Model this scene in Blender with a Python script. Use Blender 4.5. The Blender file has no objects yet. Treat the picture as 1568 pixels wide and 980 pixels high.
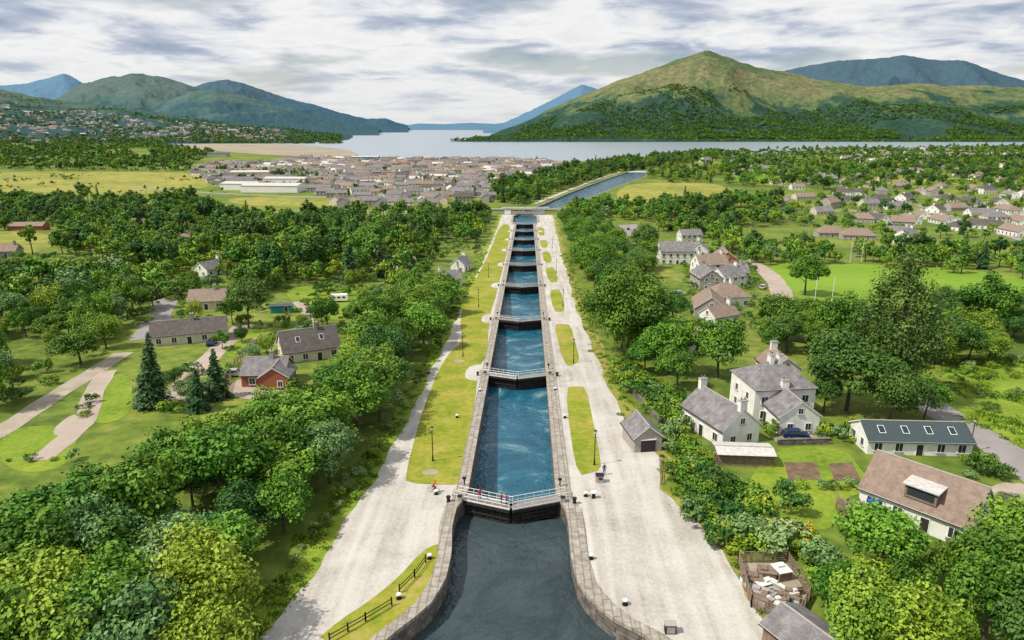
import bpy, bmesh, math, random
import numpy as np
from mathutils import Vector, Matrix, noise
rng = np.random.default_rng(7); random.seed(7)
scene = bpy.context.scene
ROOT = scene.collection
# ------------------------------------------------------------ survey of the site
F=1045.0; CX=784.0; CY=490.0; PITCH=math.radians(16.0); YAW=math.radians(1.3)
CAM=(1.9,0.0,48.0)
GY=[81,135,186,239,290,340,389,438,489]          # lock gate positions (m)
PY=[-400.]+[float(g) for g in GY]+[551.,1100.,1550.,14000.]
PZ=[0.]+[-2.6*i for i in range(9)]+[-21.5,-21.9,-24.4,-24.4]
SEA=-25.2
def gz(y): return float(np.interp(y,PY,PZ))
def ray(u,v):
    dx=(u-CX)/F; dy=-(v-CY)/F
    x=dx; y=math.cos(PITCH)+dy*math.sin(PITCH); z=-math.sin(PITCH)+dy*math.cos(PITCH)
    return (x*math.cos(YAW)-y*math.sin(YAW), x*math.sin(YAW)+y*math.cos(YAW), z)
def G(u,v,dz=0.0):
    d=ray(u,v); z=-10.
    for _ in range(40):
        t=(z+dz-CAM[2])/min(d[2],-1e-4); y=d[1]*t; z=gz(y)
    return (CAM[0]+d[0]*t, y)
# ------------------------------------------------------------ materials
def new_mat(name):
    m=bpy.data.materials.new(name); m.use_nodes=True
    nt=m.node_tree; b=nt.nodes['Principled BSDF']
    b.inputs['Specular IOR Level'].default_value=0.25
    return m,nt,b
def N(nt,t,**kw):
    n=nt.nodes.new(t)
    for k,v in kw.items(): setattr(n,k,v)
    return n
def ramp(nt,stops,interp='LINEAR'):
    r=N(nt,'ShaderNodeValToRGB'); cr=r.color_ramp; cr.interpolation=interp
    while len(cr.elements)<len(stops): cr.elements.new(0.5)
    for e,(p,c) in zip(cr.elements,stops):
        e.position=p; e.color=(c[0],c[1],c[2],1)
    return r
def noise_mat(name,stops,scale=0.5,rough=0.9,bump=0.0,bscale=None,detail=5,scale2=None,amt2=0.35,coord='Object',spec=0.2,dist=0.0,stretch=None):
    m,nt,b=new_mat(name); b.inputs['Roughness'].default_value=rough; b.inputs['Specular IOR Level'].default_value=spec
    tc=N(nt,'ShaderNodeTexCoord')
    n=N(nt,'ShaderNodeTexNoise'); n.inputs['Scale'].default_value=scale; n.inputs['Detail'].default_value=detail; n.inputs['Roughness'].default_value=0.6
    n.inputs['Distortion'].default_value=dist
    nt.links.new(tc.outputs[coord],n.inputs['Vector'])
    fac=n.outputs['Fac']
    if scale2:
        n2=N(nt,'ShaderNodeTexNoise'); n2.inputs['Scale'].default_value=scale2; n2.inputs['Detail'].default_value=3
        nt.links.new(tc.outputs[coord],n2.inputs['Vector'])
        mx=N(nt,'ShaderNodeMix'); mx.data_type='FLOAT'; mx.inputs[0].default_value=amt2
        nt.links.new(fac,mx.inputs[2]); nt.links.new(n2.outputs['Fac'],mx.inputs[3]); fac=mx.outputs[0]
    if stretch:
        mp=N(nt,'ShaderNodeMapping'); mp.inputs['Scale'].default_value=stretch; nt.links.new(tc.outputs[coord],mp.inputs['Vector'])
        n4=N(nt,'ShaderNodeTexNoise'); n4.inputs['Scale'].default_value=1; n4.inputs['Detail'].default_value=4; nt.links.new(mp.outputs[0],n4.inputs['Vector'])
        mx=N(nt,'ShaderNodeMix'); mx.data_type='FLOAT'; mx.inputs[0].default_value=.42
        nt.links.new(fac,mx.inputs[2]); nt.links.new(n4.outputs['Fac'],mx.inputs[3]); fac=mx.outputs[0]
    r=ramp(nt,stops); nt.links.new(fac,r.inputs['Fac']); nt.links.new(r.outputs['Color'],b.inputs['Base Color'])
    if bump:
        n3=N(nt,'ShaderNodeTexNoise'); n3.inputs['Scale'].default_value=bscale or scale*6; n3.inputs['Detail'].default_value=2
        nt.links.new(tc.outputs[coord],n3.inputs['Vector'])
        bp=N(nt,'ShaderNodeBump'); bp.inputs['Strength'].default_value=bump; bp.inputs['Distance'].default_value=0.2
        nt.links.new(n3.outputs['Fac'],bp.inputs['Height']); nt.links.new(bp.outputs['Normal'],b.inputs['Normal'])
    return m
def plain(name,c,rough=0.7,metal=0.0,var=0.15,scale=2.0):
    a=[max(0,x*(1-var)) for x in c]; d=[min(1,x*(1+var)) for x in c]
    m=noise_mat(name,[(0.3,a),(0.7,d)],scale=scale,rough=rough,detail=3)
    m.node_tree.nodes['Principled BSDF'].inputs['Metallic'].default_value=metal
    return m
M={}
M['ground']=noise_mat('meadow_ground',[(0.30,(.040,.072,.012)),(0.43,(.085,.135,.018)),(0.54,(.15,.20,.028)),(0.66,(.26,.25,.06))],scale=0.02,scale2=0.35,amt2=0.45,bump=0.6,bscale=1.5)
M['lawn']=noise_mat('lawn_grass',[(0.3,(.075,.135,.012)),(0.45,(.145,.225,.018)),(0.6,(.22,.285,.03)),(0.72,(.32,.32,.07))],scale=0.09,scale2=1.2,amt2=0.4,bump=0.4,bscale=3)
M['canal_grass']=noise_mat('canalside_grass',[(0.30,(.10,.17,.012)),(0.43,(.18,.225,.018)),(0.54,(.27,.265,.034)),(0.66,(.36,.29,.10))],scale=0.16,scale2=1.1,amt2=0.4,bump=0.3,bscale=4)
M['verge']=noise_mat('dry_verge',[(0.3,(.12,.17,.02)),(0.5,(.25,.24,.05)),(0.7,(.40,.31,.12))],scale=0.25,scale2=1.5,bump=0.5,bscale=3)
M['moor']=noise_mat('rough_pasture',[(0.3,(.10,.14,.02)),(0.45,(.20,.22,.04)),(0.55,(.29,.265,.055)),(0.7,(.34,.27,.10))],scale=0.012,scale2=0.10,amt2=0.5)
M['pitch']=noise_mat('playing_field',[(0.3,(.12,.23,.016)),(0.7,(.21,.32,.03))],scale=0.03,scale2=0.4)
M['gravel']=noise_mat('pale_gravel',[(0.32,(.25,.225,.195)),(0.42,(.37,.345,.31)),(0.52,(.465,.44,.40)),(0.66,(.55,.53,.495))],scale=0.13,scale2=2.2,amt2=0.4,bump=0.3,bscale=6,dist=0.8,stretch=(.75,.035,1))
M['dirt']=noise_mat('track_dirt',[(0.3,(.24,.20,.15)),(0.7,(.42,.37,.30))],scale=0.3,scale2=3)
M['asphalt']=noise_mat('worn_asphalt',[(0.3,(.20,.185,.18)),(0.7,(.32,.30,.29))],scale=0.2,scale2=4)
M['pinkroad']=noise_mat('pinkish_gravel_road',[(0.3,(.30,.24,.20)),(0.7,(.45,.38,.32))],scale=0.2,scale2=3)
M['soil']=noise_mat('bare_soil',[(0.3,(.10,.065,.04)),(0.7,(.2,.14,.09))],scale=0.8)
M['mud']=noise_mat('tidal_mud',[(0.3,(.22,.19,.14)),(0.7,(.36,.31,.24))],scale=0.01,scale2=0.05)
def stone_mat(name,c1,c2,mortar,sc,flat=False,lo=.45,hi=1.2):
    m,nt,b=new_mat(name); b.inputs['Roughness'].default_value=.9
    g=N(nt,'ShaderNodeNewGeometry'); s=N(nt,'ShaderNodeSeparateXYZ'); nt.links.new(g.outputs['Position'],s.inputs[0])
    c=N(nt,'ShaderNodeCombineXYZ')
    if flat:
        nt.links.new(s.outputs[1],c.inputs[0]); nt.links.new(s.outputs[0],c.inputs[1])
    else:
        a=N(nt,'ShaderNodeMath'); a.operation='ADD'; nt.links.new(s.outputs[0],a.inputs[0]); nt.links.new(s.outputs[1],a.inputs[1])
        nt.links.new(a.outputs[0],c.inputs[0]); nt.links.new(s.outputs[2],c.inputs[1])
    br=N(nt,'ShaderNodeTexBrick'); br.inputs['Scale'].default_value=sc
    br.inputs['Color1'].default_value=(*c1,1); br.inputs['Color2'].default_value=(*c2,1); br.inputs['Mortar'].default_value=(*mortar,1)
    br.inputs['Mortar Size'].default_value=0.02
    nt.links.new(c.outputs[0],br.inputs['Vector'])
    n=N(nt,'ShaderNodeTexNoise'); n.inputs['Scale'].default_value=1.2; n.inputs['Detail'].default_value=5; nt.links.new(g.outputs['Position'],n.inputs['Vector'])
    r=ramp(nt,[(0.3,(lo,lo*.97,lo*.9)),(0.7,(hi,hi,hi*.97))]); nt.links.new(n.outputs['Fac'],r.inputs['Fac'])
    mx=N(nt,'ShaderNodeMix'); mx.data_type='RGBA'; mx.blend_type='MULTIPLY'; mx.inputs[0].default_value=1
    nt.links.new(br.outputs['Color'],mx.inputs[6]); nt.links.new(r.outputs['Color'],mx.inputs[7]); nt.links.new(mx.outputs[2],b.inputs['Base Color'])
    return m
M['wallstone']=stone_mat('canal_wall_stone',(.155,.14,.125),(.22,.20,.18),(.09,.08,.07),0.5)
M['coping']=stone_mat('coping_stone',(.29,.265,.235),(.36,.33,.30),(.20,.18,.16),0.30,True,.70,1.2)
def water_mat(name,c1,c2,bump,scale,rough=0.06,streak=False):
    m,nt,b=new_mat(name); b.inputs['Roughness'].default_value=rough; b.inputs['IOR'].default_value=1.33; b.inputs['Specular IOR Level'].default_value=.5
    g=N(nt,'ShaderNodeNewGeometry')
    n=N(nt,'ShaderNodeTexNoise'); n.inputs['Scale'].default_value=0.09; n.inputs['Detail'].default_value=6; n.inputs['Roughness'].default_value=.62; n.inputs['Distortion'].default_value=2.2
    nt.links.new(g.outputs['Position'],n.inputs['Vector'])
    st=[(0.3,c1),(0.56,c2)]
    if streak: st+=[(0.60,(.06,.16,.21)),(0.70,(.20,.29,.32))]
    r=ramp(nt,st); nt.links.new(n.outputs['Fac'],r.inputs['Fac']); nt.links.new(r.outputs['Color'],b.inputs['Base Color'])
    w=N(nt,'ShaderNodeTexNoise'); w.inputs['Scale'].default_value=scale; w.inputs['Detail'].default_value=3; w.inputs['Distortion'].default_value=.5
    nt.links.new(g.outputs['Position'],w.inputs['Vector'])
    bp=N(nt,'ShaderNodeBump'); bp.inputs['Strength'].default_value=bump; bp.inputs['Distance'].default_value=0.3
    nt.links.new(w.outputs['Fac'],bp.inputs['Height']); nt.links.new(bp.outputs['Normal'],b.inputs['Normal'])
    return m
M['pool']=water_mat('dark_pool_water',(.020,.034,.040),(.042,.062,.070),0.8,1.1)
M['lockwater']=water_mat('blue_lock_water',(.006,.058,.105),(.016,.108,.170),0.8,1.3,streak=True)
M['loch']=water_mat('loch_water',(.20,.25,.30),(.26,.31,.36),0.5,0.05,rough=.25)
M['slate']=noise_mat('slate_roof',[(0.3,(.10,.095,.10)),(0.5,(.18,.17,.175)),(0.7,(.30,.29,.29))],scale=0.9,scale2=7,rough=.7,bump=.6,bscale=6)
M['darkslate']=noise_mat('dark_tile_roof',[(0.3,(.055,.05,.048)),(0.7,(.14,.12,.11))],scale=1.0,scale2=6,rough=.7,bump=.5)
M['tan']=noise_mat('brown_tile_roof',[(0.3,(.16,.115,.09)),(0.7,(.32,.245,.20))],scale=1.2,scale2=7,rough=.8,bump=.5)
M['metalroof']=plain('pale_metal_roof',(.50,.48,.46),.5,0,.2)
M['greenmetal']=plain('grey_green_metal_roof',(.06,.085,.09),.4,.2,.1)
M['white']=plain('white_render',(.70,.69,.66),.85,0,.12,.8)
M['cream']=plain('cream_render',(.58,.52,.42),.85,0,.12,.8)
M['greywall']=plain('grey_render',(.34,.31,.29),.9,0,.12)
M['brick']=plain('red_brick',(.30,.10,.06),.9,0,.2,5)
M['frame']=plain('white_paint',(.8,.8,.78),.5,0,.03)
M['glass']=plain('window_glass',(.03,.04,.05),.08,0,.1)
M['door']=plain('dark_door',(.035,.03,.03),.6,0,.1)
M['wood']=noise_mat('weathered_wood',[(0.3,(.14,.10,.07)),(0.7,(.27,.20,.15))],scale=3,rough=.85)
M['black']=plain('black_paint',(.015,.015,.016),.5,0,.2)
M['gate']=noise_mat('black_gate_timber',[(0.3,(.012,.012,.013)),(0.7,(.045,.04,.036))],scale=2,rough=.6)
M['deck']=noise_mat('gate_walkway',[(0.3,(.16,.145,.14)),(0.7,(.30,.28,.26))],scale=3)
M['rail']=plain('white_handrail_paint',(.78,.78,.78),.4,0,.04)
M['bark']=noise_mat('tree_bark',[(0.3,(.05,.04,.03)),(0.7,(.13,.10,.075))],scale=3,rough=.95,detail=2)
M['blue']=plain('dark_blue_car_paint',(.015,.03,.11),.25,.3,.1); M['silver']=plain('silver_car_paint',(.5,.5,.52),.3,.5,.05)
M['redcar']=plain('red_car_paint',(.4,.02,.02),.3,.2,.05); M['tyre']=plain('tyre_rubber',(.02,.02,.02),.9)
M['teal']=plain('teal_paint',(.03,.22,.26),.5); M['binblue']=plain('blue_plastic',(.02,.10,.40),.5)
M['plastic']=plain('pale_plastic',(.6,.6,.58),.6)
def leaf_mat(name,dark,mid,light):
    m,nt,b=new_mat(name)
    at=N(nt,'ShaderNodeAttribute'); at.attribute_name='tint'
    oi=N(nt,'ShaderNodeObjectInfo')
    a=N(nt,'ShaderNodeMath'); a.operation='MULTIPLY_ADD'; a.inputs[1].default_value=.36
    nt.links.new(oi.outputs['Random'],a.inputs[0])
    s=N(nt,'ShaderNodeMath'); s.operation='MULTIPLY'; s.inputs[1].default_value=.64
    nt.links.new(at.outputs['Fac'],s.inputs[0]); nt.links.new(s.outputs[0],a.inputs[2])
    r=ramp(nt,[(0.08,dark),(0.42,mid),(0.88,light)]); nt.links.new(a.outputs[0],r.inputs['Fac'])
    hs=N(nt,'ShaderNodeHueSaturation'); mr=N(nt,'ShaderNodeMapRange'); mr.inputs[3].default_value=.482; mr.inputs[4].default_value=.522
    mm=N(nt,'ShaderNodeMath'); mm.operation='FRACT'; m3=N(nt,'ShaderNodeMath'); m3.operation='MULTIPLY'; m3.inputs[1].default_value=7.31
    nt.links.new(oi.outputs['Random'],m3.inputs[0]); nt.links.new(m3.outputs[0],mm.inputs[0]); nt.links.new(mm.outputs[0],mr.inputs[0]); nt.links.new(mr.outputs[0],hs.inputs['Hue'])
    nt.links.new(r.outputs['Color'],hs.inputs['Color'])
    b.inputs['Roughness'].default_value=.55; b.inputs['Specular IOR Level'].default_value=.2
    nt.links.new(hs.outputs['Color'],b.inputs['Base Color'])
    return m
M['leaf']=leaf_mat('sycamore_leaves',(.017,.055,.007),(.066,.155,.012),(.19,.32,.030))
M['leafd']=leaf_mat('dark_leaves',(.010,.038,.010),(.036,.100,.016),(.10,.20,.032))
M['leafy']=leaf_mat('yellow_green_leaves',(.045,.095,.008),(.14,.24,.015),(.28,.39,.035))
M['leafs']=leaf_mat('silvery_leaves',(.035,.08,.022),(.11,.20,.055),(.25,.36,.14))
M['poplar']=leaf_mat('poplar_leaves',(.022,.056,.012),(.068,.135,.024),(.16,.25,.05))
M['needle']=leaf_mat('conifer_needles',(.010,.035,.012),(.025,.070,.024),(.06,.12,.04))
M['flower']=leaf_mat('yellow_flower_shrub',(.10,.15,.01),(.32,.32,.015),(.65,.50,.02))
# ------------------------------------------------------------ mesh builder
class MB:
    def __init__(s): s.v=[]; s.f=[]; s.m=[]
    def face(s,pts,m=0):
        k=len(s.v); s.v+= [tuple(p) for p in pts]; s.f.append(tuple(range(k,k+len(pts)))); s.m.append(m)
    def box(s,c,d,m=0,rot=0.0,taper=1.0):
        k=len(s.v); cr,sr=math.cos(rot),math.sin(rot)
        for z in (-.5,.5):
            t=taper if z>0 else 1
            for x,y in ((-.5,-.5),(.5,-.5),(.5,.5),(-.5,.5)):
                X=x*d[0]*t; Y=y*d[1]*t
                s.v.append((c[0]+X*cr-Y*sr,c[1]+X*sr+Y*cr,c[2]+z*d[2]))
        for f in ((0,3,2,1),(4,5,6,7),(0,1,5,4),(1,2,6,5),(2,3,7,6),(3,0,4,7)):
            s.f.append(tuple(k+i for i in f)); s.m.append(m)
    def tube(s,p0,p1,r0,r1=None,n=6,m=0,cap=True):
        r1=r0 if r1 is None else r1
        p0=Vector(p0); p1=Vector(p1); d=(p1-p0)
        if d.length<1e-6: return
        d.normalize(); a=d.orthogonal().normalized(); b=d.cross(a); k=len(s.v)
        for p,r in ((p0,r0),(p1,r1)):
            for i in range(n):
                t=2*math.pi*i/n; q=p+(a*math.cos(t)+b*math.sin(t))*r; s.v.append(tuple(q))
        for i in range(n):
            j=(i+1)%n; s.f.append((k+i,k+j,k+n+j,k+n+i)); s.m.append(m)
        if cap:
            s.f.append(tuple(k+i for i in reversed(range(n)))); s.m.append(m)
            s.f.append(tuple(k+n+i for i in range(n))); s.m.append(m)
    def obj(s,name,mats,parent=None,loc=(0,0,0),rz=0,smooth=False):
        me=bpy.data.meshes.new(name); me.from_pydata(s.v,[],s.f)
        for mm in mats: me.materials.append(mm)
        me.polygons.foreach_set('material_index',s.m)
        if smooth: me.polygons.foreach_set('use_smooth',[True]*len(s.f))
        me.update()
        o=bpy.data.objects.new(name,me); ROOT.objects.link(o)
        o.location=loc; o.rotation_euler=(0,0,rz)
        if parent: o.parent=parent
        return o
def empty(name,loc=(0,0,0),rz=0):
    e=bpy.data.objects.new(name,None); e.empty_display_size=.5; ROOT.objects.link(e); e.location=loc; e.rotation_euler=(0,0,rz); return e
def chaikin(p,n=2,closed=True):
    for _ in range(n):
        q=[]; L=len(p)
        if not closed: q.append(p[0])
        for i in range(L if closed else L-1):
            a=p[i]; b=p[(i+1)%L]
            q+=[(a[0]*.75+b[0]*.25,a[1]*.75+b[1]*.25),(a[0]*.25+b[0]*.75,a[1]*.25+b[1]*.75)]
        if not closed: q.append(p[-1])
        p=q
    return p
def sheet(name,pts,off,mat,smooth=2):
    if smooth: pts=chaikin(pts,smooth)
    bm=bmesh.new(); vs=[bm.verts.new((x,y,0)) for x,y in pts]; f=bm.faces.new(vs)
    bm.normal_update()
    if f.normal.z<0: f.normal_flip()
    bmesh.ops.triangulate(bm,faces=bm.faces[:],ngon_method='EAR_CLIP')
    ys=[p[1] for p in pts]
    for y in PY:
        if min(ys)<y<max(ys):
            bmesh.ops.bisect_plane(bm,geom=bm.verts[:]+bm.edges[:]+bm.faces[:],plane_co=(0,y,0),plane_no=(0,1,0))
    for v in bm.verts: v.co.z=gz(v.co.y)+off
    me=bpy.data.meshes.new(name); bm.to_mesh(me); bm.free(); me.materials.append(mat)
    o=bpy.data.objects.new(name,me); ROOT.objects.link(o); return o
def psheet(name,px,off,mat,smooth=2): return sheet(name,[G(u,v) for u,v in px],off,mat,smooth)
def road(name,pts,w,off,mat,px=True,smooth=2):
    if px: pts=[G(u,v) for u,v in pts]
    if smooth: pts=chaikin(pts,smooth,False)
    mb=MB()
    q=[pts[0]]
    for a,b in zip(pts,pts[1:]):
        cuts=sorted([(y-a[1])/(b[1]-a[1]) for y in PY if min(a[1],b[1])<y<max(a[1],b[1])])
        for c in cuts: q.append((a[0]+(b[0]-a[0])*c,a[1]+(b[1]-a[1])*c))
        q.append(b)
    L=[];R=[]
    for i,p in enumerate(q):
        a=q[max(0,i-1)]; b=q[min(len(q)-1,i+1)]; d=Vector((b[0]-a[0],b[1]-a[1])).normalized(); n=(-d.y,d.x)
        ww=w*(1+.06*math.sin(i*1.7))/2
        L.append((p[0]+n[0]*ww,p[1]+n[1]*ww)); R.append((p[0]-n[0]*ww,p[1]-n[1]*ww))
    for i in range(len(q)-1):
        mb.face([(x,y,gz(y)+off) for x,y in (R[i],R[i+1],L[i+1],L[i])])
    return mb.obj(name,[mat])
# ------------------------------------------------------------ canal edges
pl=[(590,980),(612,962),(655,930),(680,890),(690,850),(691,805)]
pr=[(1005,980),(950,955),(905,920),(885,890),(875,850),(872,805)]
LE=[(-26,-80),(-22,30),(-17,45)]+[G(*p) for p in pl]+[(-7.2,78.5),(-6.1,81.5),(-6.1,492),(-9,500),(-9,540),(-6,548),(-6,556)]
RE=[(27,-80),(23,30),(18,45)]+[G(*p) for p in pr]+[(7.2,78.5),(6.1,81.5),(6.1,492),(9,500),(9,540),(6,548),(6,556)]
LE+=[G(*p) for p in [(832,313),(866,298),(902,284),(938,271),(962,263)]]
RE+=[G(*p) for p in [(874,313),(909,300),(944,286),(980,273),(1000,264)]]
LE.sort(key=lambda p:p[1]); RE.sort(key=lambda p:p[1])
YEND=1075.
def xl(y): return float(np.interp(y,[p[1] for p in LE],[p[0] for p in LE]))
def xr(y): return float(np.interp(y,[p[1] for p in RE],[p[0] for p in RE]))
def frange(a,b,s):
    o=[];x=a
    while x<b: o.append(x); x+=s
    return o
YS=sorted(set([round(y,2) for y in frange(-60,96,2)+frange(96,600,6)+frange(600,YEND,12)+GY+[78.5,81.5,492,500,540,548,551,556,YEND]]))
SH=[(-9000,3800)]+[G(u,v) for u,v in [(-150,212),(100,214),(235,219),(330,226),(420,233),(500,240),(620,243),(760,243),(870,246),(950,243),(1000,239),(1150,236),(1300,229),(1568,224),(1850,221)]]+[(9000,3500)]
SH.sort()
def shore(x): return float(np.interp(x,[p[0] for p in SH],[p[1] for p in SH]))
# ------------------------------------------------------------ ground sheet
ts=[0,2,5,10,20,40,70]+frange(110,3000,45)+[3400,4000,5000,7000,10000,14000]
rows=YS+frange(YEND+20,3000,24)+[3200,3600,4200,5000,7000,10000,14000]
rows=sorted(set(rows+[1100.,1550.]))
V=[];Fc=[]
def gzz(x,y):
    z=gz(y)
    if y>1300:
        d=y-shore(x)+12*math.sin(x*.013)+6*math.sin(x*.05)
        z-=max(0,min(1,(d+20)/60))*4
    return z
for side in (-1,1):
    base=len(V)
    for y in rows:
        if y<=YEND: e=xl(y) if side<0 else xr(y)
        else: e=(xl(YEND)+xr(YEND))/2
        for t in ts:
            x=e+side*t; V.append((x,y,gzz(x,y)))
    n=len(ts)
    for i in range(len(rows)-1):
        for j in range(n-1):
            a=base+i*n+j; q=(a,a+1,a+n+1,a+n)
            Fc.append(q if side>0 else q[::-1])
me=bpy.data.meshes.new('ground'); me.from_pydata(V,[],Fc); me.materials.append(M['ground'])
ROOT.objects.link(bpy.data.objects.new('ground',me))
mb=MB()
for a,b in zip(YS,YS[1:]):
    mb.face([(xl(a)-.5,a,gz(a)-7),(xr(a)+.5,a,gz(a)-7),(xr(b)+.5,b,gz(b)-7),(xl(b)-.5,b,gz(b)-7)])
mb.obj('canal_bed',[M['mud']])
for side,fn,w,nm in ((-1,xl,1.5,'left'),(1,xr,1.9,'right')):
    mb=MB()
    for a,b in zip(YS,YS[1:]):
        P=[]
        for y in (a,b):
            e=fn(y); z=gz(y); ww=w if y<560 else 1.0
            P.append([(e,y,z-7.2),(e,y,z-.3),(e-side*.12,y,z-.3),(e-side*.12,y,z+.14),(e+side*ww,y,z+.14),(e+side*ww,y,z-.1)])
        for k in range(5):
            q=[P[0][k],P[1][k],P[1][k+1],P[0][k+1]]
            if side>0: q=q[::-1]
            mb.face(q,0 if k==0 else 1)
    mb.obj('canal_wall',[M['wallstone'],M['coping']])
def water(name,y0,y1,z,mat,v0,v1,step=4):
    ys=[y0]+[y for y in YS if y0<y<y1]+[y1]
    L=[(xl(y)-.05,y) for y in ys]; R=[(xr(y)+.05,y) for y in ys]
    mb=MB()
    for i in range(len(ys)-1):
        def mid(k):
            d=0
            if k==0 and v0: d=-2.2
            if k==len(ys)-1 and v1: d=-2.2
            return ((L[k][0]+R[k][0])/2,ys[k]+d)
        a=mid(i); b=mid(i+1)
        mb.face([(*L[i],z),(*a,z),(*b,z),(*L[i+1],z)]); mb.face([(*a,z),(*R[i],z),(*R[i+1],z),(*b,z)])
    return mb.obj(name,[mat])
water('canal_pool_water',-60,81,-2.3,M['pool'],False,True)
for i in range(8):
    water('lock_water',GY[i],GY[i+1],-2.6*(i+1)-2.6,M['lockwater'],True,True)
water('canal_basin_water',489,YEND,-23.0,M['lockwater'],True,False)
mb=MB(); mb.face([(-20000,1250,SEA),(20000,1250,SEA),(20000,40000,SEA),(-20000,40000,SEA)]); mb.obj('loch_water',[M['loch']])
# ------------------------------------------------------------ towpaths
ol=[G(*p) for p in [(405,980),(470,890),(540,785),(600,690),(640,610),(680,530),(715,455),(740,400),(757,360),(766,335)]]
orr=[G(*p) for p in [(1190,980),(1118,865),(1065,800),(1014,748),(1008,700),(955,640),(930,590),(905,530),(884,475),(868,420),(855,370),(848,337)]]
ol=[(ol[0][0]-5,20)]+ol; orr=[(orr[0][0]+4,20)]+orr
ol.sort(key=lambda p:p[1]); orr.sort(key=lambda p:p[1])
oly=np.array(ol); ory=np.array(orr)
def oxl(y): return float(np.interp(y,oly[:,1],oly[:,0]))+.35*math.sin(y*.31)+.2*math.sin(y*.9)
def oxr(y): return float(np.interp(y,ory[:,1],ory[:,0]))+.35*math.sin(y*.27+1)+.2*math.sin(y*1.1)
for side in (-1,1):
    mb=MB(); ys=[y for y in YS if 20<=y<=548]
    for a,b in zip(ys,ys[1:]):
        if side<0: q=[(oxl(a),a),(xl(a)-1.2,a),(xl(b)-1.2,b),(oxl(b),b)]
        else: q=[(xr(a)+1.5,a),(oxr(a),a),(oxr(b),b),(xr(b)+1.5,b)]
        mb.face([(x,y,gz(y)+.02) for x,y in q])
    mb.obj('towpath',[M['gravel']])
    mb=MB()
    for a,b in zip(ys,ys[1:]):
        o=oxl if side<0 else oxr
        wv=lambda y:2.0+1.0*math.sin(y*.13)+.6*math.sin(y*.5)
        q=[(o(a)+side*wv(a),a),(o(a),a),(o(b),b),(o(b)+side*wv(b),b)]
        if side>0: q=q[::-1]
        mb.face([(x,y,gz(y)+.012) for x,y in q])
    mb.obj('grass_verge',[M['verge'] if side>0 else M['lawn']])
isl=[[(622,740),(622,725),(630,690),(648,625),(672,565),(692,536),(708,525),(704,487),(714,450),(733,420),(750,385),(766,344),(782,343),(779,375),(773,400),(766,425),(759,455),(751,478),(748,505),(746,545),(733,562),(729,600),(716,690),(705,741),(690,743)],
 [(866,594),(880,592),(897,593),(907,640),(919,700),(920,719),(903,725),(886,728),(875,680)],
 [(848,497),(862,496),(874,498),(882,530),(888,552),(877,560),(866,560),(856,530)],
 [(841,445),(850,443),(859,445),(866,475),(857,478),(848,477)],
 [(834,411),(842,409),(850,411),(855,431),(848,433),(841,432)],
 [(829,385),(842,385),(846,402),(834,403)],[(825,366),(836,366),(840,379),(829,380)],[(822,348),(832,348),(835,360),(825,361)],
 [(480,985),(520,950),(560,925),(610,885),(645,845),(668,833),(682,836),(678,870),(655,915),(602,952),(572,985)]]
for p in isl: psheet('grass_island',p,.05,M['canal_grass'],1)
for i,y in enumerate(GY[1:8]):
    for sx in (-1,1):
        x0=8.2 if sx>0 else 7.4
        sheet('gravel_apron',[(sx*x0,y-5),(sx*(x0+3.2),y-4),(sx*(x0+3.8),y+1),(sx*(x0+3),y+6),(sx*x0,y+7)],.07,M['gravel'],1)
for (u,v,r) in [(659,723,1.2),(703,553,1.4)]:
    x,y=G(u,v); sheet('worn_gravel_patch',[(x+r*math.cos(t),y+r*.8*math.sin(t)) for t in np.linspace(0,6.28,14)[:-1]],.06,M['dirt'],1)
psheet('moorland_field',[(-80,264),(180,262),(345,266),(350,280),(250,298),(60,302),(-80,300)],.10,M['moor'])
psheet('pasture',[(950,285),(1000,279),(1110,281),(1115,300),(1000,310),(940,309)],.10,M['moor'])
psheet('pasture',[(1110,266),(1230,262),(1240,274),(1130,281)],.10,M['pitch'])
psheet('pasture',[(1330,268),(1430,262),(1440,280),(1340,284)],.10,M['moor'])
psheet('pasture',[(350,302),(500,300),(600,306),(600,316),(440,318),(350,312)],.10,M['moor'])
psheet('pasture',[(-60,355),(60,354),(95,370),(60,388),(-60,392)],.05,M['moor'])
psheet('playing_field',[(1160,403),(1330,404),(1480,412),(1600,430),(1600,452),(1340,470),(1262,490),(1205,440)],.06,M['pitch'],1)
psheet('meadow',[(1440,560),(1600,545),(1600,700),(1500,650),(1440,620)],.03,M['lawn'])
psheet('garden_lawn',[(1190,683),(1290,684),(1320,720),(1340,750),(1285,765),(1280,810),(1235,812),(1150,775),(1130,745),(1185,715)],.03,M['lawn'])
psheet('garden_lawn',[(140,600),(190,565),(205,600),(200,635),(165,650),(135,645)],.03,M['lawn'])
psheet('garden_lawn',[(430,440),(520,436),(600,440),(600,470),(545,490),(470,490),(450,465)],.03,M['lawn'])
psheet('garden_lawn',[(340,530),(390,505),(440,500),(440,530),(385,545),(350,550)],.03,M['lawn'])
psheet('garden_lawn',[(1180,690),(1200,760),(1130,760)],.02,M['lawn'])
psheet('garden_lawn',[(0,655),(120,650),(110,720),(0,725)],.02,M['lawn'])
psheet('vegetable_bed',[(1200,708),(1250,708),(1258,735),(1208,735)],.05,M['soil'],0)
psheet('vegetable_bed',[(1268,710),(1305,708),(1318,735),(1278,737)],.05,M['soil'],0)
road('side_road',[(1400,600),(1450,640),(1510,672),(1570,712),(1640,765)],6.5,.05,M['asphalt'])
psheet('gravel_forecourt',[(1500,755),(1540,735),(1600,750),(1600,840),(1530,830)],.055,M['pinkroad'])
psheet('gravel_forecourt',[(1185,668),(1250,665),(1255,676),(1188,680)],.04,M['asphalt'],1)
road('lane',[(1140,398),(1170,412),(1196,440),(1200,475),(1190,500)],7,.07,M['pinkroad'])
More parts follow.
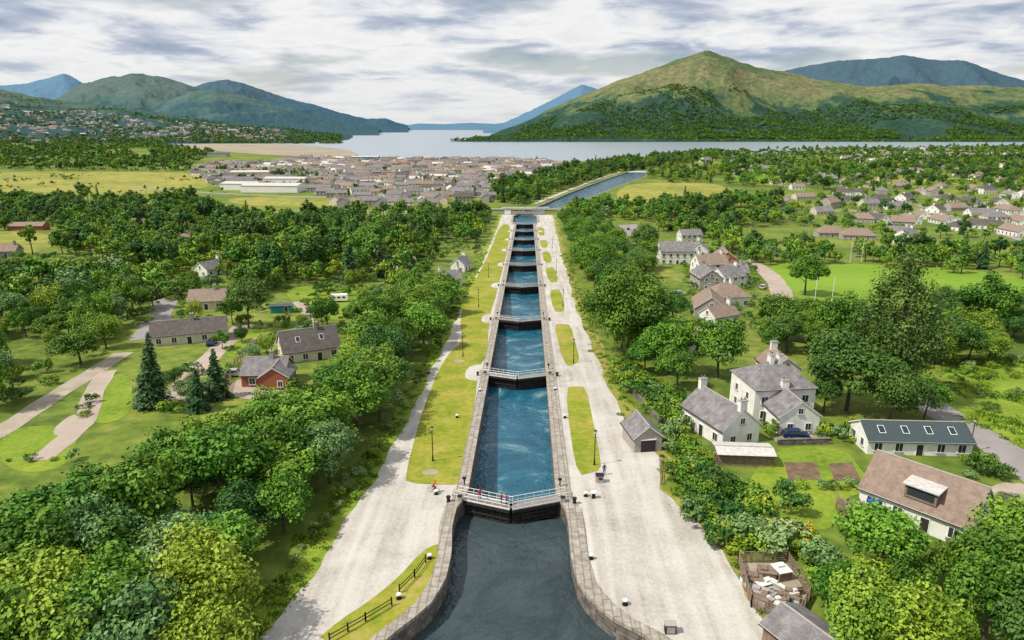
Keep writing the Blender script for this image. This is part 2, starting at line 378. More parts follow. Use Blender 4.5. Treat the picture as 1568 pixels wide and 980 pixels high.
road('farm_track',[(-60,695),(20,650),(80,608),(140,572),(190,540)],4.2,.05,M['dirt'])
road('farm_track',[(60,705),(105,670),(135,640),(140,605),(165,568)],3.6,.055,M['pinkroad'])
psheet('gravel_forecourt',[(70,668),(110,632),(142,638),(128,670)],.06,M['pinkroad'])
road('driveway',[(262,614),(290,580),(330,540),(372,497)],4.8,.05,M['pinkroad'])
psheet('gravel_forecourt',[(352,580),(450,572),(465,600),(440,612),(350,612)],.05,M['pinkroad'])
road('driveway',[(385,520),(440,530),(480,480),(455,462)],4,.05,M['pinkroad'])
road('lane',[(222,520),(245,480),(258,448)],7,.05,M['asphalt'])
road('road',[(1100,330),(1200,325),(1300,322),(1400,330),(1480,318),(1568,300)],9,.1,M['asphalt'])
road('road',[(1180,300),(1300,300),(1380,305),(1500,345),(1600,380)],6,.12,M['asphalt'])
road('road',[(350,330),(480,322),(600,326),(700,322),(775,322)],9,.1,M['asphalt'])
road('town_road',[(200,285),(340,298),(560,304),(760,300)],8,.14,M['asphalt'])
road('canal_towpath',[(818,312),(854,298),(889,284),(925,271),(950,263)],5,.08,M['gravel'])
psheet('car_park',[(940,345),(975,343),(985,360),(945,362)],.06,M['asphalt'],0)
psheet('tidal_flat',[(240,222),(400,219),(520,226),(560,238),(500,243),(330,232)],.35,M['mud'])
# ------------------------------------------------------------ trees
def leaf_quads(c,n,size,rs):
    k=len(c); r=rs.normal(size=(k,3)); a=np.cross(n,r); a/=np.linalg.norm(a,axis=1)[:,None]+1e-9
    b=np.cross(n,a); s=(size*rs.uniform(.55,1.45,k))[:,None]
    q=np.stack([c+a*s*.62,c+b*s*.36+n*s*.08,c-a*s*.55,c-b*s*.40+n*s*.08],1)
    return q.reshape(-1,3)
def tree_mesh(name,h,r,base,ncl,nlf,leaf,mat,seed,shape='round',limbs=9,flat=.8):
    rs=np.random.default_rng(seed); mb=MB()
    bend=rs.normal(0,.03*h,2); tr=.022*h+.05
    top=h*.72 if shape!='conifer' else h*.97
    pts=[Vector((bend[0]*t*t,bend[1]*t*t,top*t)) for t in (0,.25,.5,.75,1)]
    if base>0.05 or shape=='conifer':
        for i in range(4): mb.tube(pts[i],pts[i+1],tr*(1-.22*i),tr*(1-.22*(i+1)),7,0,False)
    zc=(base+h)/2; hz=(h-base)/2
    C=[];CR=[]
    if shape in('round','poplar'):
        for i in range(ncl):
            d=rs.normal(size=3); d/=np.linalg.norm(d)
            if shape=='round' and d[2]<-.35: d[2]*=-.6
            f=rs.uniform(.42,.92)
            lob=1+.20*math.sin(3*math.atan2(d[1],d[0])+seed)+.12*math.sin(5*d[2]+seed*2)
            c=np.array([d[0]*r*f*lob,d[1]*r*f*lob,zc+d[2]*hz*f*(.9+.2*rs.random())])
            if shape=='poplar':
                tt=(c[2]-base)/(h-base); w=(math.sin(math.pi*min(1,max(0,tt))**.75)*.9+.15); c[0]*=w; c[1]*=w
                cr=rs.uniform(.13,.30)*r
            else: cr=rs.uniform(.18,.38)*r
            C.append(c); CR.append(cr)
        P=[];NN=[];T=[]
        for c,cr in zip(C,CR):
            m_=int(nlf*(cr/(.3*r))**1.6) if shape=='round' else nlf
            d=rs.normal(size=(m_,3)); d/=np.linalg.norm(d,axis=1)[:,None]
            rad=rs.uniform(.5,1.18,m_)[:,None]
            p=c+d*cr*rad*np.array([1,1,flat])
            nn=d*1.0+rs.normal(size=(m_,3))*.45+np.array([0,0,.35]); nn/=np.linalg.norm(nn,axis=1)[:,None]
            e=np.sqrt((p[:,0]/r)**2+(p[:,1]/r)**2+((p[:,2]-zc)/hz)**2)
            k=(e>.5)&(p[:,2]>base*.6+.05)
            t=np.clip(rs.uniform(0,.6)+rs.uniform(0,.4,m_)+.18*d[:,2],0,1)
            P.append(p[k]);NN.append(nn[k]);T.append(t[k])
        if base>0.05:
            for i in range(min(limbs,ncl)):
                s=pts[1].lerp(pts[4],rs.uniform(0.1,.9)); mb.tube(s,Vector(C[i]),tr*.38,tr*.1,5,0,False)
    else:
        P=[];NN=[];T=[]
        for i in range(ncl):
            t=i/ncl; z=base+(h-base)*t; R=r*(1-t)**.85*(1+.15*rs.normal())+.12
            nb=max(5,int(12*(1-t)+4))
            a0=rs.uniform(0,6.28)
            for b in range(nb):
                a=a0+6.283*b/nb+rs.normal()*.15; L=R*rs.uniform(.7,1.15); m=max(3,int(nlf*L/r))
                s=rs.uniform(.1,1,m)**.7; side=rs.normal(0,.12,m)*L*.8
                x=np.cos(a)*s*L-np.sin(a)*side; y=np.sin(a)*s*L+np.cos(a)*side; zz=z-s*s*L*.28+rs.normal(0,.08,m)
                p=np.stack([x,y,zz],1); nn=np.stack([np.cos(a)*np.ones(m)*.5,np.sin(a)*np.ones(m)*.5,np.ones(m)],1)+rs.normal(size=(m,3))*.4
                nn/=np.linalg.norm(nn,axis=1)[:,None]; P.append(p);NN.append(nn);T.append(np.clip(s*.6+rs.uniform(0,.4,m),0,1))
    P=np.concatenate(P);NN=np.concatenate(NN);T=np.concatenate(T)
    q=leaf_quads(P,NN,leaf,rs)
    nt=len(mb.v); nf=len(mb.f)
    verts=mb.v+[tuple(x) for x in q.tolist()]
    faces=mb.f+[(nt+4*i,nt+4*i+1,nt+4*i+2,nt+4*i+3) for i in range(len(P))]
    me=bpy.data.meshes.new(name); me.from_pydata(verts,[],faces)
    me.materials.append(M['bark']); me.materials.append(mat)
    me.polygons.foreach_set('material_index',[0]*nf+[1]*len(P))
    at=me.attributes.new('tint','FLOAT','FACE'); at.data.foreach_set('value',[0.5]*nf+T.tolist())
    me.update(); return me
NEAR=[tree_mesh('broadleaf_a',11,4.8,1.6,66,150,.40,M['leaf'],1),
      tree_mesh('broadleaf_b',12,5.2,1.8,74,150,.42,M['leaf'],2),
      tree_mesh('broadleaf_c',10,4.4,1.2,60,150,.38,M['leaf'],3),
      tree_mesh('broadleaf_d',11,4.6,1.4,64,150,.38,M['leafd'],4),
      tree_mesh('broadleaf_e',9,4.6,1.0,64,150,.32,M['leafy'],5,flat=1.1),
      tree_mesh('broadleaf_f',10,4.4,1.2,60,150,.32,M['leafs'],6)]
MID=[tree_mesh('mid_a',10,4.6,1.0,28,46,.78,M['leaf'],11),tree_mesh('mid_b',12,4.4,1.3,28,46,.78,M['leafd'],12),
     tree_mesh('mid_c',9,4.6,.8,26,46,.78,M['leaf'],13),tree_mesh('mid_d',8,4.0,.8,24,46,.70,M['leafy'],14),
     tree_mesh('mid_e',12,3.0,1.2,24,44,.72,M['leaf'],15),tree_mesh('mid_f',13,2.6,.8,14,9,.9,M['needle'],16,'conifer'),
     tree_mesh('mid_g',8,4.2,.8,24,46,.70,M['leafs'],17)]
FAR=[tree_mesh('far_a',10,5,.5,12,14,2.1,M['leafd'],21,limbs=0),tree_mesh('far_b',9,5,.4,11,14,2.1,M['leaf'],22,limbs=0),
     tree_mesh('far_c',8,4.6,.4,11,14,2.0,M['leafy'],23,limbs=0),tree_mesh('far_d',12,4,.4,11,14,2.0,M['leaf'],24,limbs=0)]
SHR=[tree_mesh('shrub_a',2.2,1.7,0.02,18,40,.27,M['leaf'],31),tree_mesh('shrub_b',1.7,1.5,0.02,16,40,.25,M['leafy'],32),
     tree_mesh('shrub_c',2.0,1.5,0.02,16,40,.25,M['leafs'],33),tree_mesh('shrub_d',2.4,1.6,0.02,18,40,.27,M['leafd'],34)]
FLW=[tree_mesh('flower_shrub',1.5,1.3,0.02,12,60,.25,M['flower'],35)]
def tuft(name,r,h,n,mat,seed):
    rs=np.random.default_rng(seed); mb=MB(); T=[]
    for i in range(n):
        a=rs.uniform(0,6.28); d=r*math.sqrt(rs.random()); x,y=d*math.cos(a),d*math.sin(a); hh=h*(1-.6*d/r)*rs.uniform(.5,1.2); b=rs.uniform(0,6.28); w=.16
        ox,oy=math.cos(b)*w,math.sin(b)*w; lx,ly=rs.normal(0,.15,2)
        mb.face([(x-ox,y-oy,0),(x+ox,y+oy,0),(x+ox*.4+lx,y+oy*.4+ly,hh),(x-ox*.4+lx,y-oy*.4+ly,hh)]); T.append(rs.random())
    me=bpy.data.meshes.new(name); me.from_pydata(mb.v,[],mb.f); me.materials.append(mat); at=me.attributes.new('tint','FLOAT','FACE'); at.data.foreach_set('value',T); return me
TUF=[tuft('tuft_a',1.6,.7,70,M['leafy'],1),tuft('tuft_b',1.4,.9,70,M['leaf'],2),tuft('tuft_c',1.8,.6,70,M['leafy'],3)]
CON=[tree_mesh('conifer_a',13,3.0,.4,34,26,.50,M['needle'],41,'conifer'),tree_mesh('conifer_b',9,2.3,.3,28,24,.45,M['needle'],42,'conifer')]
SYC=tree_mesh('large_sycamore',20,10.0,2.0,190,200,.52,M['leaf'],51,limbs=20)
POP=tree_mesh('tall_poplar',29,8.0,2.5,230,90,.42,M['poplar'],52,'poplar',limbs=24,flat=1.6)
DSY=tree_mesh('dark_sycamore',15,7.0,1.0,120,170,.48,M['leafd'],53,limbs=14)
def coll_of(name,meshes):
    c=bpy.data.collections.new(name)
    for m in meshes:
        c.objects.link(bpy.data.objects.new(name+'_'+m.name,m))
    return c
CN=coll_of('near_trees',NEAR); CM=coll_of('mid_trees',MID); CF=coll_of('far_trees',FAR); CS=coll_of('shrubs',SHR); CFL=coll_of('flowers',FLW); CT=coll_of('tufts',TUF)
def scatter(name,P,coll,nv,smin,smax,weights=None):
    if len(P)==0: return
    n=len(P); me=bpy.data.meshes.new(name); me.from_pydata([tuple(map(float,p)) for p in P],[],[])
    rot=np.zeros((n,3)); rot[:,2]=rng.uniform(0,6.28,n); rot[:,:2]=rng.normal(0,.05,(n,2))
    s=smin+(smax-smin)*rng.random(n)**1.3; sc=np.stack([s*rng.uniform(.8,1.2,n),s*rng.uniform(.8,1.2,n),s*rng.uniform(.75,1.25,n)],1)
    idx=rng.choice(nv,n,p=weights)
    a=me.attributes.new('rot','FLOAT_VECTOR','POINT'); a.data.foreach_set('vector',rot.ravel())
    a=me.attributes.new('scl','FLOAT_VECTOR','POINT'); a.data.foreach_set('vector',sc.ravel())
    a=me.attributes.new('idx','INT','POINT'); a.data.foreach_set('value',idx.astype(np.int32))
    o=bpy.data.objects.new(name,me); ROOT.objects.link(o)
    ng=bpy.data.node_groups.new(name,'GeometryNodeTree')
    ng.interface.new_socket('Geometry',in_out='INPUT',socket_type='NodeSocketGeometry'); ng.interface.new_socket('Geometry',in_out='OUTPUT',socket_type='NodeSocketGeometry')
    gi=ng.nodes.new('NodeGroupInput'); go=ng.nodes.new('NodeGroupOutput')
    ci=ng.nodes.new('GeometryNodeCollectionInfo'); ci.inputs['Collection'].default_value=coll; ci.inputs['Separate Children'].default_value=True; ci.inputs['Reset Children'].default_value=True
    ip=ng.nodes.new('GeometryNodeInstanceOnPoints'); ip.inputs['Pick Instance'].default_value=True
    def na(nm,t):
        q=ng.nodes.new('GeometryNodeInputNamedAttribute'); q.data_type=t; q.inputs['Name'].default_value=nm
        return q.outputs['Attribute']
    L=ng.links.new
    L(gi.outputs[0],ip.inputs['Points']); L(ci.outputs[0],ip.inputs['Instance']); L(na('idx','INT'),ip.inputs['Instance Index'])
    L(na('rot','FLOAT_VECTOR'),ip.inputs['Rotation']); L(na('scl','FLOAT_VECTOR'),ip.inputs['Scale']); L(ip.outputs[0],go.inputs[0])
    md=o.modifiers.new('instances','NODES'); md.node_group=ng
    return o
def inpoly(X,Y,poly):
    r=np.zeros(len(X),bool); n=len(poly); j=n-1
    for i in range(n):
        xi,yi=poly[i]; xj,yj=poly[j]
        c=((yi>Y)!=(yj>Y))&(X<(xj-xi)*(Y-yi)/(yj-yi+1e-12)+xi); r^=c; j=i
    return r
def fill(px,sp,dz=4,excl=(),thr=None,nsc=.02,world=None):
    poly=world or [G(u,v,dz) for u,v in px]; a=np.array(poly)
    xs=np.arange(a[:,0].min(),a[:,0].max(),sp); ys=np.arange(a[:,1].min(),a[:,1].max(),sp)
    X,Y=np.meshgrid(xs,ys); X=X+(np.arange(len(ys))%2)[:,None]*sp/2
    X=X.ravel()+rng.uniform(-.42,.42,X.size)*sp; Y=Y.ravel()+rng.uniform(-.42,.42,Y.size)*sp
    k=inpoly(X,Y,poly)
    for e in excl: k&=~inpoly(X,Y,e)
    X=X[k];Y=Y[k]
    if thr is not None:
        m=np.array([noise.noise(Vector((x*nsc,y*nsc,3.1)))+.5*noise.noise(Vector((x*nsc*3,y*nsc*3,1)))>thr for x,y in zip(X,Y)],bool)
        X=X[m];Y=Y[m]
    return [(x,y,gz(y)-.1) for x,y in zip(X,Y)]
def W(px): return [G(u,v) for u,v in px]
HOUSE_EX=[]
# ------------------------------------------------------------ houses
def house(name,u,v,L,Wd,H,rot,wall='white',roof='slate',pitch=36,chim=(),hip=False,win=True,door=True,xy=None,skylights=0,merged=False,parent=None,excl=True):
    x,y=xy or G(u,v); z=gz(y)-.05; rot=math.radians(rot)
    if excl:
        R=max(L,Wd)/2+3; HOUSE_EX.append([(x-R,y-R-9),(x+R,y-R-9),(x+R,y+R),(x-R,y+R)])
    rh=Wd/2*math.tan(math.radians(pitch)); l=L/2; w=Wd/2; rx=l-(w*.9 if hip else 0)
    rx=max(rx,.3)
    mats=[M[wall],M[roof],M['frame'],M['glass'],M['door'],M['greywall']]
    wb=MB()
    wb.face([(-l,-w,-1),(l,-w,-1),(l,-w,H),(-l,-w,H)]); wb.face([(l,w,-1),(-l,w,-1),(-l,w,H),(l,w,H)])
    for s in (1,-1):
        if hip: q=[(s*l,-w,-1),(s*l,w,-1),(s*l,w,H),(s*l,-w,H)]
        else: q=[(s*l,-w,-1),(s*l,w,-1),(s*l,w,H),(s*l,0,H+rh),(s*l,-w,H)]
        wb.face(q if s>0 else q[::-1])
    rb=MB(); o=.38; t=.16; dz=o*math.tan(math.radians(pitch)); lo=l+.25; rxx=rx+(.25 if not hip else 0)
    for s in (1,-1):
        A=[(-lo,s*-(w+o),H-dz),(lo,s*-(w+o),H-dz),(rxx,0,H+rh),(-rxx,0,H+rh)]
        B=[(p[0],p[1],p[2]+t) for p in A]
        if s<0: A=A[::-1];B=B[::-1]
        rb.face(B,1); rb.face(A[::-1],1)
        for i in range(4): rb.face([A[i],A[(i+1)%4],B[(i+1)%4],B[i]],2 if i!=2 else 1)
    if hip:
        for s in (1,-1):
            A=[(s*lo,-(w+o),H-dz+t),(s*lo,(w+o),H-dz+t),(s*rxx,0,H+rh+t)]
            rb.face(A if s>0 else A[::-1],1)
    rb.tube((-rxx,0,H+rh+t),(rxx,0,H+rh+t),.11,.11,6,5)
    cb=MB()
    for c in chim:
        cx=c*(rx-.35); cb.box((cx,0,H+rh+.45),(.75,1.25,1.9),5 if wall!='white' else 0); cb.box((cx,0,H+rh+1.45),(.92,1.42,.14),5)
        for k in (-.3,.3): cb.tube((cx,k,H+rh+1.5),(cx,k,H+rh+2.0),.13,.1,7,1)
    fb=MB()
    def window(px_,py_,pz_,ax,ww=1.1,hh=1.25):
        s=1 if (py_ if ax=='y' else px_)>0 else -1
        if ax=='y':
            fb.box((px_,py_+s*.03,pz_),(ww+.22,.1,hh+.22),2); fb.box((px_-ww/4-.01,py_+s*.05,pz_),(ww/2-.06,.1,hh),3); fb.box((px_+ww/4+.01,py_+s*.05,pz_),(ww/2-.06,.1,hh),3)
            fb.box((px_,py_+s*.1,pz_-hh/2-.15),(ww+.35,.2,.08),5)
        else:
            fb.box((px_+s*.03,py_,pz_),(.1,ww+.22,hh+.22),2); fb.box((px_+s*.05,py_-ww/4-.01,pz_),(.1,ww/2-.06,hh),3); fb.box((px_+s*.05,py_+ww/4+.01,pz_),(.1,ww/2-.06,hh),3)
            fb.box((px_+s*.1,py_,pz_-hh/2-.15),(.2,ww+.35,.08),5)
    if win:
        n=max(1,int(L/3.0)); fl=[1.5] if H<4.4 else [1.5,4.1]
        for f in fl:
            for i in range(n):
                xx=-l+L*(i+.5)/n
                for s in (1,-1):
                    if door and f==1.5 and i==n//2: continue
                    window(xx,s*w,f,'y')
            for s in (1,-1):
                window(s*l,-w*.45,f,'x',.9,1.1)
                if Wd>6: window(s*l,w*.45,f,'x',.9,1.1)
        if not hip and rh>2:
            for s in (1,-1): window(s*l,0,H+rh*.35,'x',.8,.9)
    if door:
        n=max(1,int(L/3.0)); xx=-l+L*(n//2+.5)/n
        for s in (1,-1):
            fb.box((xx,s*(w+.03),1.05),(1.15,.1,2.15),2); fb.box((xx,s*(w+.055),1.0),(.95,.1,2.0),4)
    for k in range(skylights):
        xx=-l+L*(k+.7)/(skylights+.4)
        yy=-w*.5; zz=H+rh*.5+t+.06
        a=math.radians(pitch); c,s_=math.cos(a),math.sin(a)
        for (hw,hl,up,mm) in ((.5,.75,.03,2),(.42,.66,.055,3)):
            pts=[(xx-hw,yy-hl*c-up*s_,zz-hl*s_+up*c),(xx+hw,yy-hl*c-up*s_,zz-hl*s_+up*c),(xx+hw,yy+hl*c-up*s_,zz+hl*s_+up*c),(xx-hw,yy+hl*c-up*s_,zz+hl*s_+up*c)]
            fb.face(pts,mm)
    for s in (1,-1): rb.tube((-lo,s*(w+o+.05),H-dz+.05),(lo,s*(w+o+.05),H-dz+.05),.07,.07,5,4)
    if merged:
        allb=MB()
        for b in (wb,rb,cb,fb):
            k=len(allb.v); allb.v+=b.v; allb.f+=[tuple(i+k for i in f) for f in b.f]; allb.m+=b.m
        return allb,mats,(x,y,z),rot
    e=parent or empty(name,(x,y,z),rot)
    for b,nm in ((wb,'walls'),(rb,'roof'),(cb,'chimneys'),(fb,'windows_and_door')):
        if b.v: b.obj(nm,mats,e)
    return e
def mhouse(name,*a,**k):
    b,mats,loc,rot=house(name,*a,merged=True,**k); return b.obj(name,mats,None,loc,rot)
house('whitewashed_cottage',1100,662,11,7,3.4,112,'white','slate',40,(-1,1))
house('white_villa',1178,628,11,9.5,6.2,8,'white','slate',33,(-.9,.9),hip=True)
house('villa_wing',1207,652,7,6.8,3.4,95,'white','slate',36,(.9,))
house('villa_wing',1188,592,7,6,5.0,95,'white','tan',36,(.9,))
hut=house('stone_hut',982,680,6.0,4.4,2.7,100,'greywall','slate',38,(),win=False,door=False)
house('garden_shed',1137,706,8.0,3.6,2.0,-3,'wood','metalroof',10,(),win=False,door=False)
house('long_outbuilding',1390,684,15.5,6.5,2.6,-2,'white','greenmetal',28,(),skylights=4)
hd=house('dormer_house',1412,788,12.5,8.5,3.0,-48,'white','tan',40,())
house('bungalow',1078,535,12,8,2.8,-12,'white','tan',32,(.7,),hip=True)
house('workshop_shed',1240,1005,7,5,2.2,-60,'wood','slate',25,(),win=False)
db=MB(); db.box((-3.03,0,1.1),(.12,2.3,2.2),0); db.box((-3.06,0,2.26),(.14,2.5,.14),1); db.obj('double_door',[M['door'],M['frame']],hut)
db=MB(); db.box((.5,-2.6,4.6),(3.6,2.6,1.7),0); db.box((.5,-2.7,5.52),(4.1,3.2,.16),1); db.box((.5,-3.93,4.7),(3.0,.1,1.1),2); db.obj('dormer',[M['tan'],M['metalroof'],M['glass']],hd)
house('brown_roof_house',474,545,12.5,8.5,3.0,28,'cream','darkslate',40,(.3,),skylights=2)
house('long_bungalow',293,520,17,8,2.9,22,'cream','darkslate',32,(.1,))
house('bungalow',322,470,10.5,8,3.0,10,'cream','tan',33,(.4,))
house('brick_house',412,584,8.5,7,2.9,4,'brick','slate',34,(.3,))
house('brick_house_wing',427,590,6,5.5,2.9,94,'brick','slate',34,(),door=False)
house('lock_cottage',688,437,8,5.5,3.2,20,'white','slate',40,(-.9,.9))
house('lock_cottage',706,414,8,6,3.2,75,'white','slate',40,(.9,))
house('lock_cottage',650,437,6,4,2.4,10,'white','slate',35,())
house('farmhouse',278,374,10,7,3,15,'cream','tan',36,(.8,)); house('farmhouse',324,420,11,7,3,70,'white','slate',36,(.8,))
house('farm_building',45,352,22,8,3.2,4,'brick','tan',25,(),win=False); house('farm_building',212,346,12,8,3,0,'cream','tan',30,(.5,))
house('farmhouse',618,408,9,6,3,40,'white','tan',36,(.8,))
house('cottage',10,392,12,7,3,10,'greywall','tan',36,(.8,))
for (u,v,L,Wd,H,rt,wl,rf,ch,hp) in [
 (1033,402,15,9,6,2,'white','slate',(),False),(1068,398,10,8,5.5,80,'white','slate',(.8,),False),(1085,420,12,9,5,10,'white','tan',(-.8,.8),False),
 (1108,412,12,9,5,85,'brick','tan',(.8,),False),(1080,440,11,8,4.6,95,'greywall','slate',(.8,-.8),False),(1112,440,10,8,4.6,30,'white','slate',(.8,),False),
 (1085,480,13,9,3.2,80,'greywall','tan',(.8,),False),(1110,466,12,9,3.6,10,'white','tan',(.8,),True),(1125,430,8,7,4,0,'greywall','slate',(.5,),False),
 (1100,495,9,6,3,30,'white','tan',(.8,),False),(1055,372,12,7,5,10,'white','slate',(),False),(1270,362,16,9,3,-4,'greywall','tan',(),True),(1312,366,18,9,3,-10,'greywall','tan',(),True),
 (1386,372,14,9,4.6,40,'white','slate',(.8,),False),(1372,366,12,8,4.6,-10,'white','slate',(.8,),False)]:
    mhouse('village_house',u,v,L,Wd,H,rt,wl,rf,36,ch,hp)
rs=random.Random(5)
vill=[(1270,318),(1300,310),(1330,320),(1347,308),(1368,320),(1385,306),(1410,334),(1392,342),(1432,325),(1442,342),(1350,296),(1315,298),(1410,298),(1462,352),
 (1500,332),(1522,342),(1540,330),(1505,350),(1552,360),(1562,344),(1490,292),(1545,302),(1528,314),(1568,300),(1470,262),(1240,280),(1255,272),(1150,262),(1130,266),
 (1165,258),(1120,260),(1270,276),(1285,285),(1462,322),(1380,350),(1345,340),(1590,332),(1590,362),(1230,305),(1258,328),(1320,340),(1428,300),(1450,308),(1485,312),(1510,296),
 (1290,298),(1205,315),(1190,282),(1220,290),(1330,286),(1380,288),(1440,288),(1530,280),(1560,286),(1580,272),(1500,270)]
for u,v in vill:
    mhouse('village_house',u,v,rs.uniform(14,20),rs.uniform(9,11),rs.choice([3.0,3.4,5.4]),rs.choice([0,10,80,95,-20,40]),rs.choice(['white','white','white','cream','greywall']),rs.choice(['tan','tan','slate','darkslate']),33,(rs.uniform(-.8,.8),),rs.random()<.3,door=False)
# ------------------------------------------------------------ distant town (one mass)
def town(name,P,smin,smax,rots):
    mb=MB(); mats=[M['white'],M['cream'],M['greywall'],M['slate'],M['tan'],M['metalroof'],M['glass'],M['darkslate']]
    for (x,y,z) in P:
        L=rng.uniform(smin,smax); w=rng.uniform(7.5,9.5)/2; H=rng.choice([3.,5.,5.]); r=rng.choice(rots)+rng.normal(0,.08); l=L/2; rh=w*.65
        wm=int(rng.choice([0,1,2],p=[.42,.3,.28])); rm=int(rng.choice([3,4,7,5],p=[.44,.34,.14,.08])); c,s=math.cos(r),math.sin(r)
        T=lambda p:(x+p[0]*c-p[1]*s,y+p[0]*s+p[1]*c,z+p[2])
        for q in ([(-l,-w,-2),(l,-w,-2),(l,-w,H),(-l,-w,H)],[(l,w,-2),(-l,w,-2),(-l,w,H),(l,w,H)],
                  [(l,-w,-2),(l,w,-2),(l,w,H),(l,0,H+rh),(l,-w,H)],[(-l,w,-2),(-l,-w,-2),(-l,-w,H),(-l,0,H+rh),(-l,w,H)]):
            mb.face([T(p) for p in q],wm)
        mb.face([T(p) for p in [(-l-.3,-w-.4,H-.2),(l+.3,-w-.4,H-.2),(l+.3,0,H+rh+.1),(-l-.3,0,H+rh+.1)]],rm)
        mb.face([T(p) for p in [(l+.3,w+.4,H-.2),(-l-.3,w+.4,H-.2),(-l-.3,0,H+rh+.1),(l+.3,0,H+rh+.1)]],rm)
        n=int(L/3.5)
        for i in range(n):
            xx=-l+L*(i+.5)/n
            for f in ([1.5] if H<4 else [1.5,4.0]):
                mb.face([T(p) for p in [(xx-.6,-w-.04,f-.6),(xx+.6,-w-.04,f-.6),(xx+.6,-w-.04,f+.6),(xx-.6,-w-.04,f+.6)]],6)
        mb.box(T((l*.6,0,H+rh+.6)),(.9,1.2,1.6),2,r)
    return mb.obj(name,mats)
TP=[(290,262),(330,252),(420,250),(470,241),(560,245),(760,245),(850,249),(885,258),(850,276),(790,288),(750,300),(620,305),(480,302),(460,290),(330,285)]
P=fill(TP,20,0); P=[p for p in P if rng.random()<.88]
town('town_houses',P,11,26,[0.1,1.67,-.35,.5])
TP2=[(480,312),(700,300),(760,303),(745,312),(560,320)]
town('town_houses',[p for p in fill(TP2,20,0)],12,22,[0.1,1.6])
P=fill([(1040,238),(1330,230),(1500,228),(1568,235),(1420,252),(1200,256),(1080,252)],40,0); town('village_houses',[p for p in P if rng.random()<.4],14,24,[0,.5,1.5])
P=fill([(1100,258),(1300,256),(1600,245),(1600,275),(1420,285),(1200,280)],32,0); town('village_houses',[p for p in P if rng.random()<.25],12,20,[0,.5,1.5])
def shed(name,u,v,L,Wd,H,rot,wall,roof): mhouse(name,u,v,L,Wd,H,rot,wall,roof,9,(),win=False,door=False)
shed('warehouse',420,293,62,26,7,-4,'white','metalroof'); shed('warehouse',372,290,40,22,7,-6,'white','metalroof'); shed('warehouse',440,283,50,20,8,-4,'white','metalroof'); shed('warehouse',560,247,55,20,9,0,'teal','metalroof'); shed('warehouse',330,240,60,20,8,3,'greywall','greenmetal'); shed('warehouse',385,272,50,22,8,8,'cream','metalroof')
# ------------------------------------------------------------ hills
def hill_mat(name,low,mid,high,z0,z1,haze_tint,ham,fs=.0035):
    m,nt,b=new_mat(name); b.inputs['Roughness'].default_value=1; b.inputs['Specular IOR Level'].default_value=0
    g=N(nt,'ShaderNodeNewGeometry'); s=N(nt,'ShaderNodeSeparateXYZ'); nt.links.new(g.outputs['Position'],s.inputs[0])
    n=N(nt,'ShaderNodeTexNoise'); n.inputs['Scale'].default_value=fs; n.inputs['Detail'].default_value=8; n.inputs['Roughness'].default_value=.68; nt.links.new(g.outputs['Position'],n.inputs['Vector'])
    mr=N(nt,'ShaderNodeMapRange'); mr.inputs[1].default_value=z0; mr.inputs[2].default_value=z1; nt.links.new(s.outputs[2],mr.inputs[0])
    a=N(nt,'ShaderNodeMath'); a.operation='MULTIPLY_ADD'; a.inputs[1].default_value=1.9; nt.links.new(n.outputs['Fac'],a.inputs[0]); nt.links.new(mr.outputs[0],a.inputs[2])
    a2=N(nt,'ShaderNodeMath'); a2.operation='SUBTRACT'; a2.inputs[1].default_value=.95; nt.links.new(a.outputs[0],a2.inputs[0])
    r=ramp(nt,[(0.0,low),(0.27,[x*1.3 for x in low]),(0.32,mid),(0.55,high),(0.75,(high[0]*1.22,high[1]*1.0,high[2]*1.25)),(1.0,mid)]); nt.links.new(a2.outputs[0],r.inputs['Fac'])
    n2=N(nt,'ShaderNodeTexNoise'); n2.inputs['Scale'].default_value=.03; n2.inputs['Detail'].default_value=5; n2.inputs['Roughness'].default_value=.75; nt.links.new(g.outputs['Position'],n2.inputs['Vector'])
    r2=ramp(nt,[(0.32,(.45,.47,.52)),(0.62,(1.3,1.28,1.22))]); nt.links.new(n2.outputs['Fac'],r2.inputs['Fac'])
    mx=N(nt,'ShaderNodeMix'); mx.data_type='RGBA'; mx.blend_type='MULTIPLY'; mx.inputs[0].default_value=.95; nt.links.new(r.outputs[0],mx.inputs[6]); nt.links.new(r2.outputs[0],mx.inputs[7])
    m2=N(nt,'ShaderNodeMix'); m2.data_type='RGBA'; m2.inputs[0].default_value=ham; m2.inputs[7].default_value=(*haze_tint,1); nt.links.new(mx.outputs[2],m2.inputs[6])  # aerial haze painted into the base colour, a fixed mix per hill
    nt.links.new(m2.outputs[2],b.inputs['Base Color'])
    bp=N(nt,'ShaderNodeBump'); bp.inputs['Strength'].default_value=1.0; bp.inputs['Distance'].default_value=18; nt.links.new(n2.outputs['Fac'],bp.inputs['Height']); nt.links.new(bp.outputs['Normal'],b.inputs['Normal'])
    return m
HAZE_TINT=(.065,.135,.19)  # blue of distant air, blended into hill colours
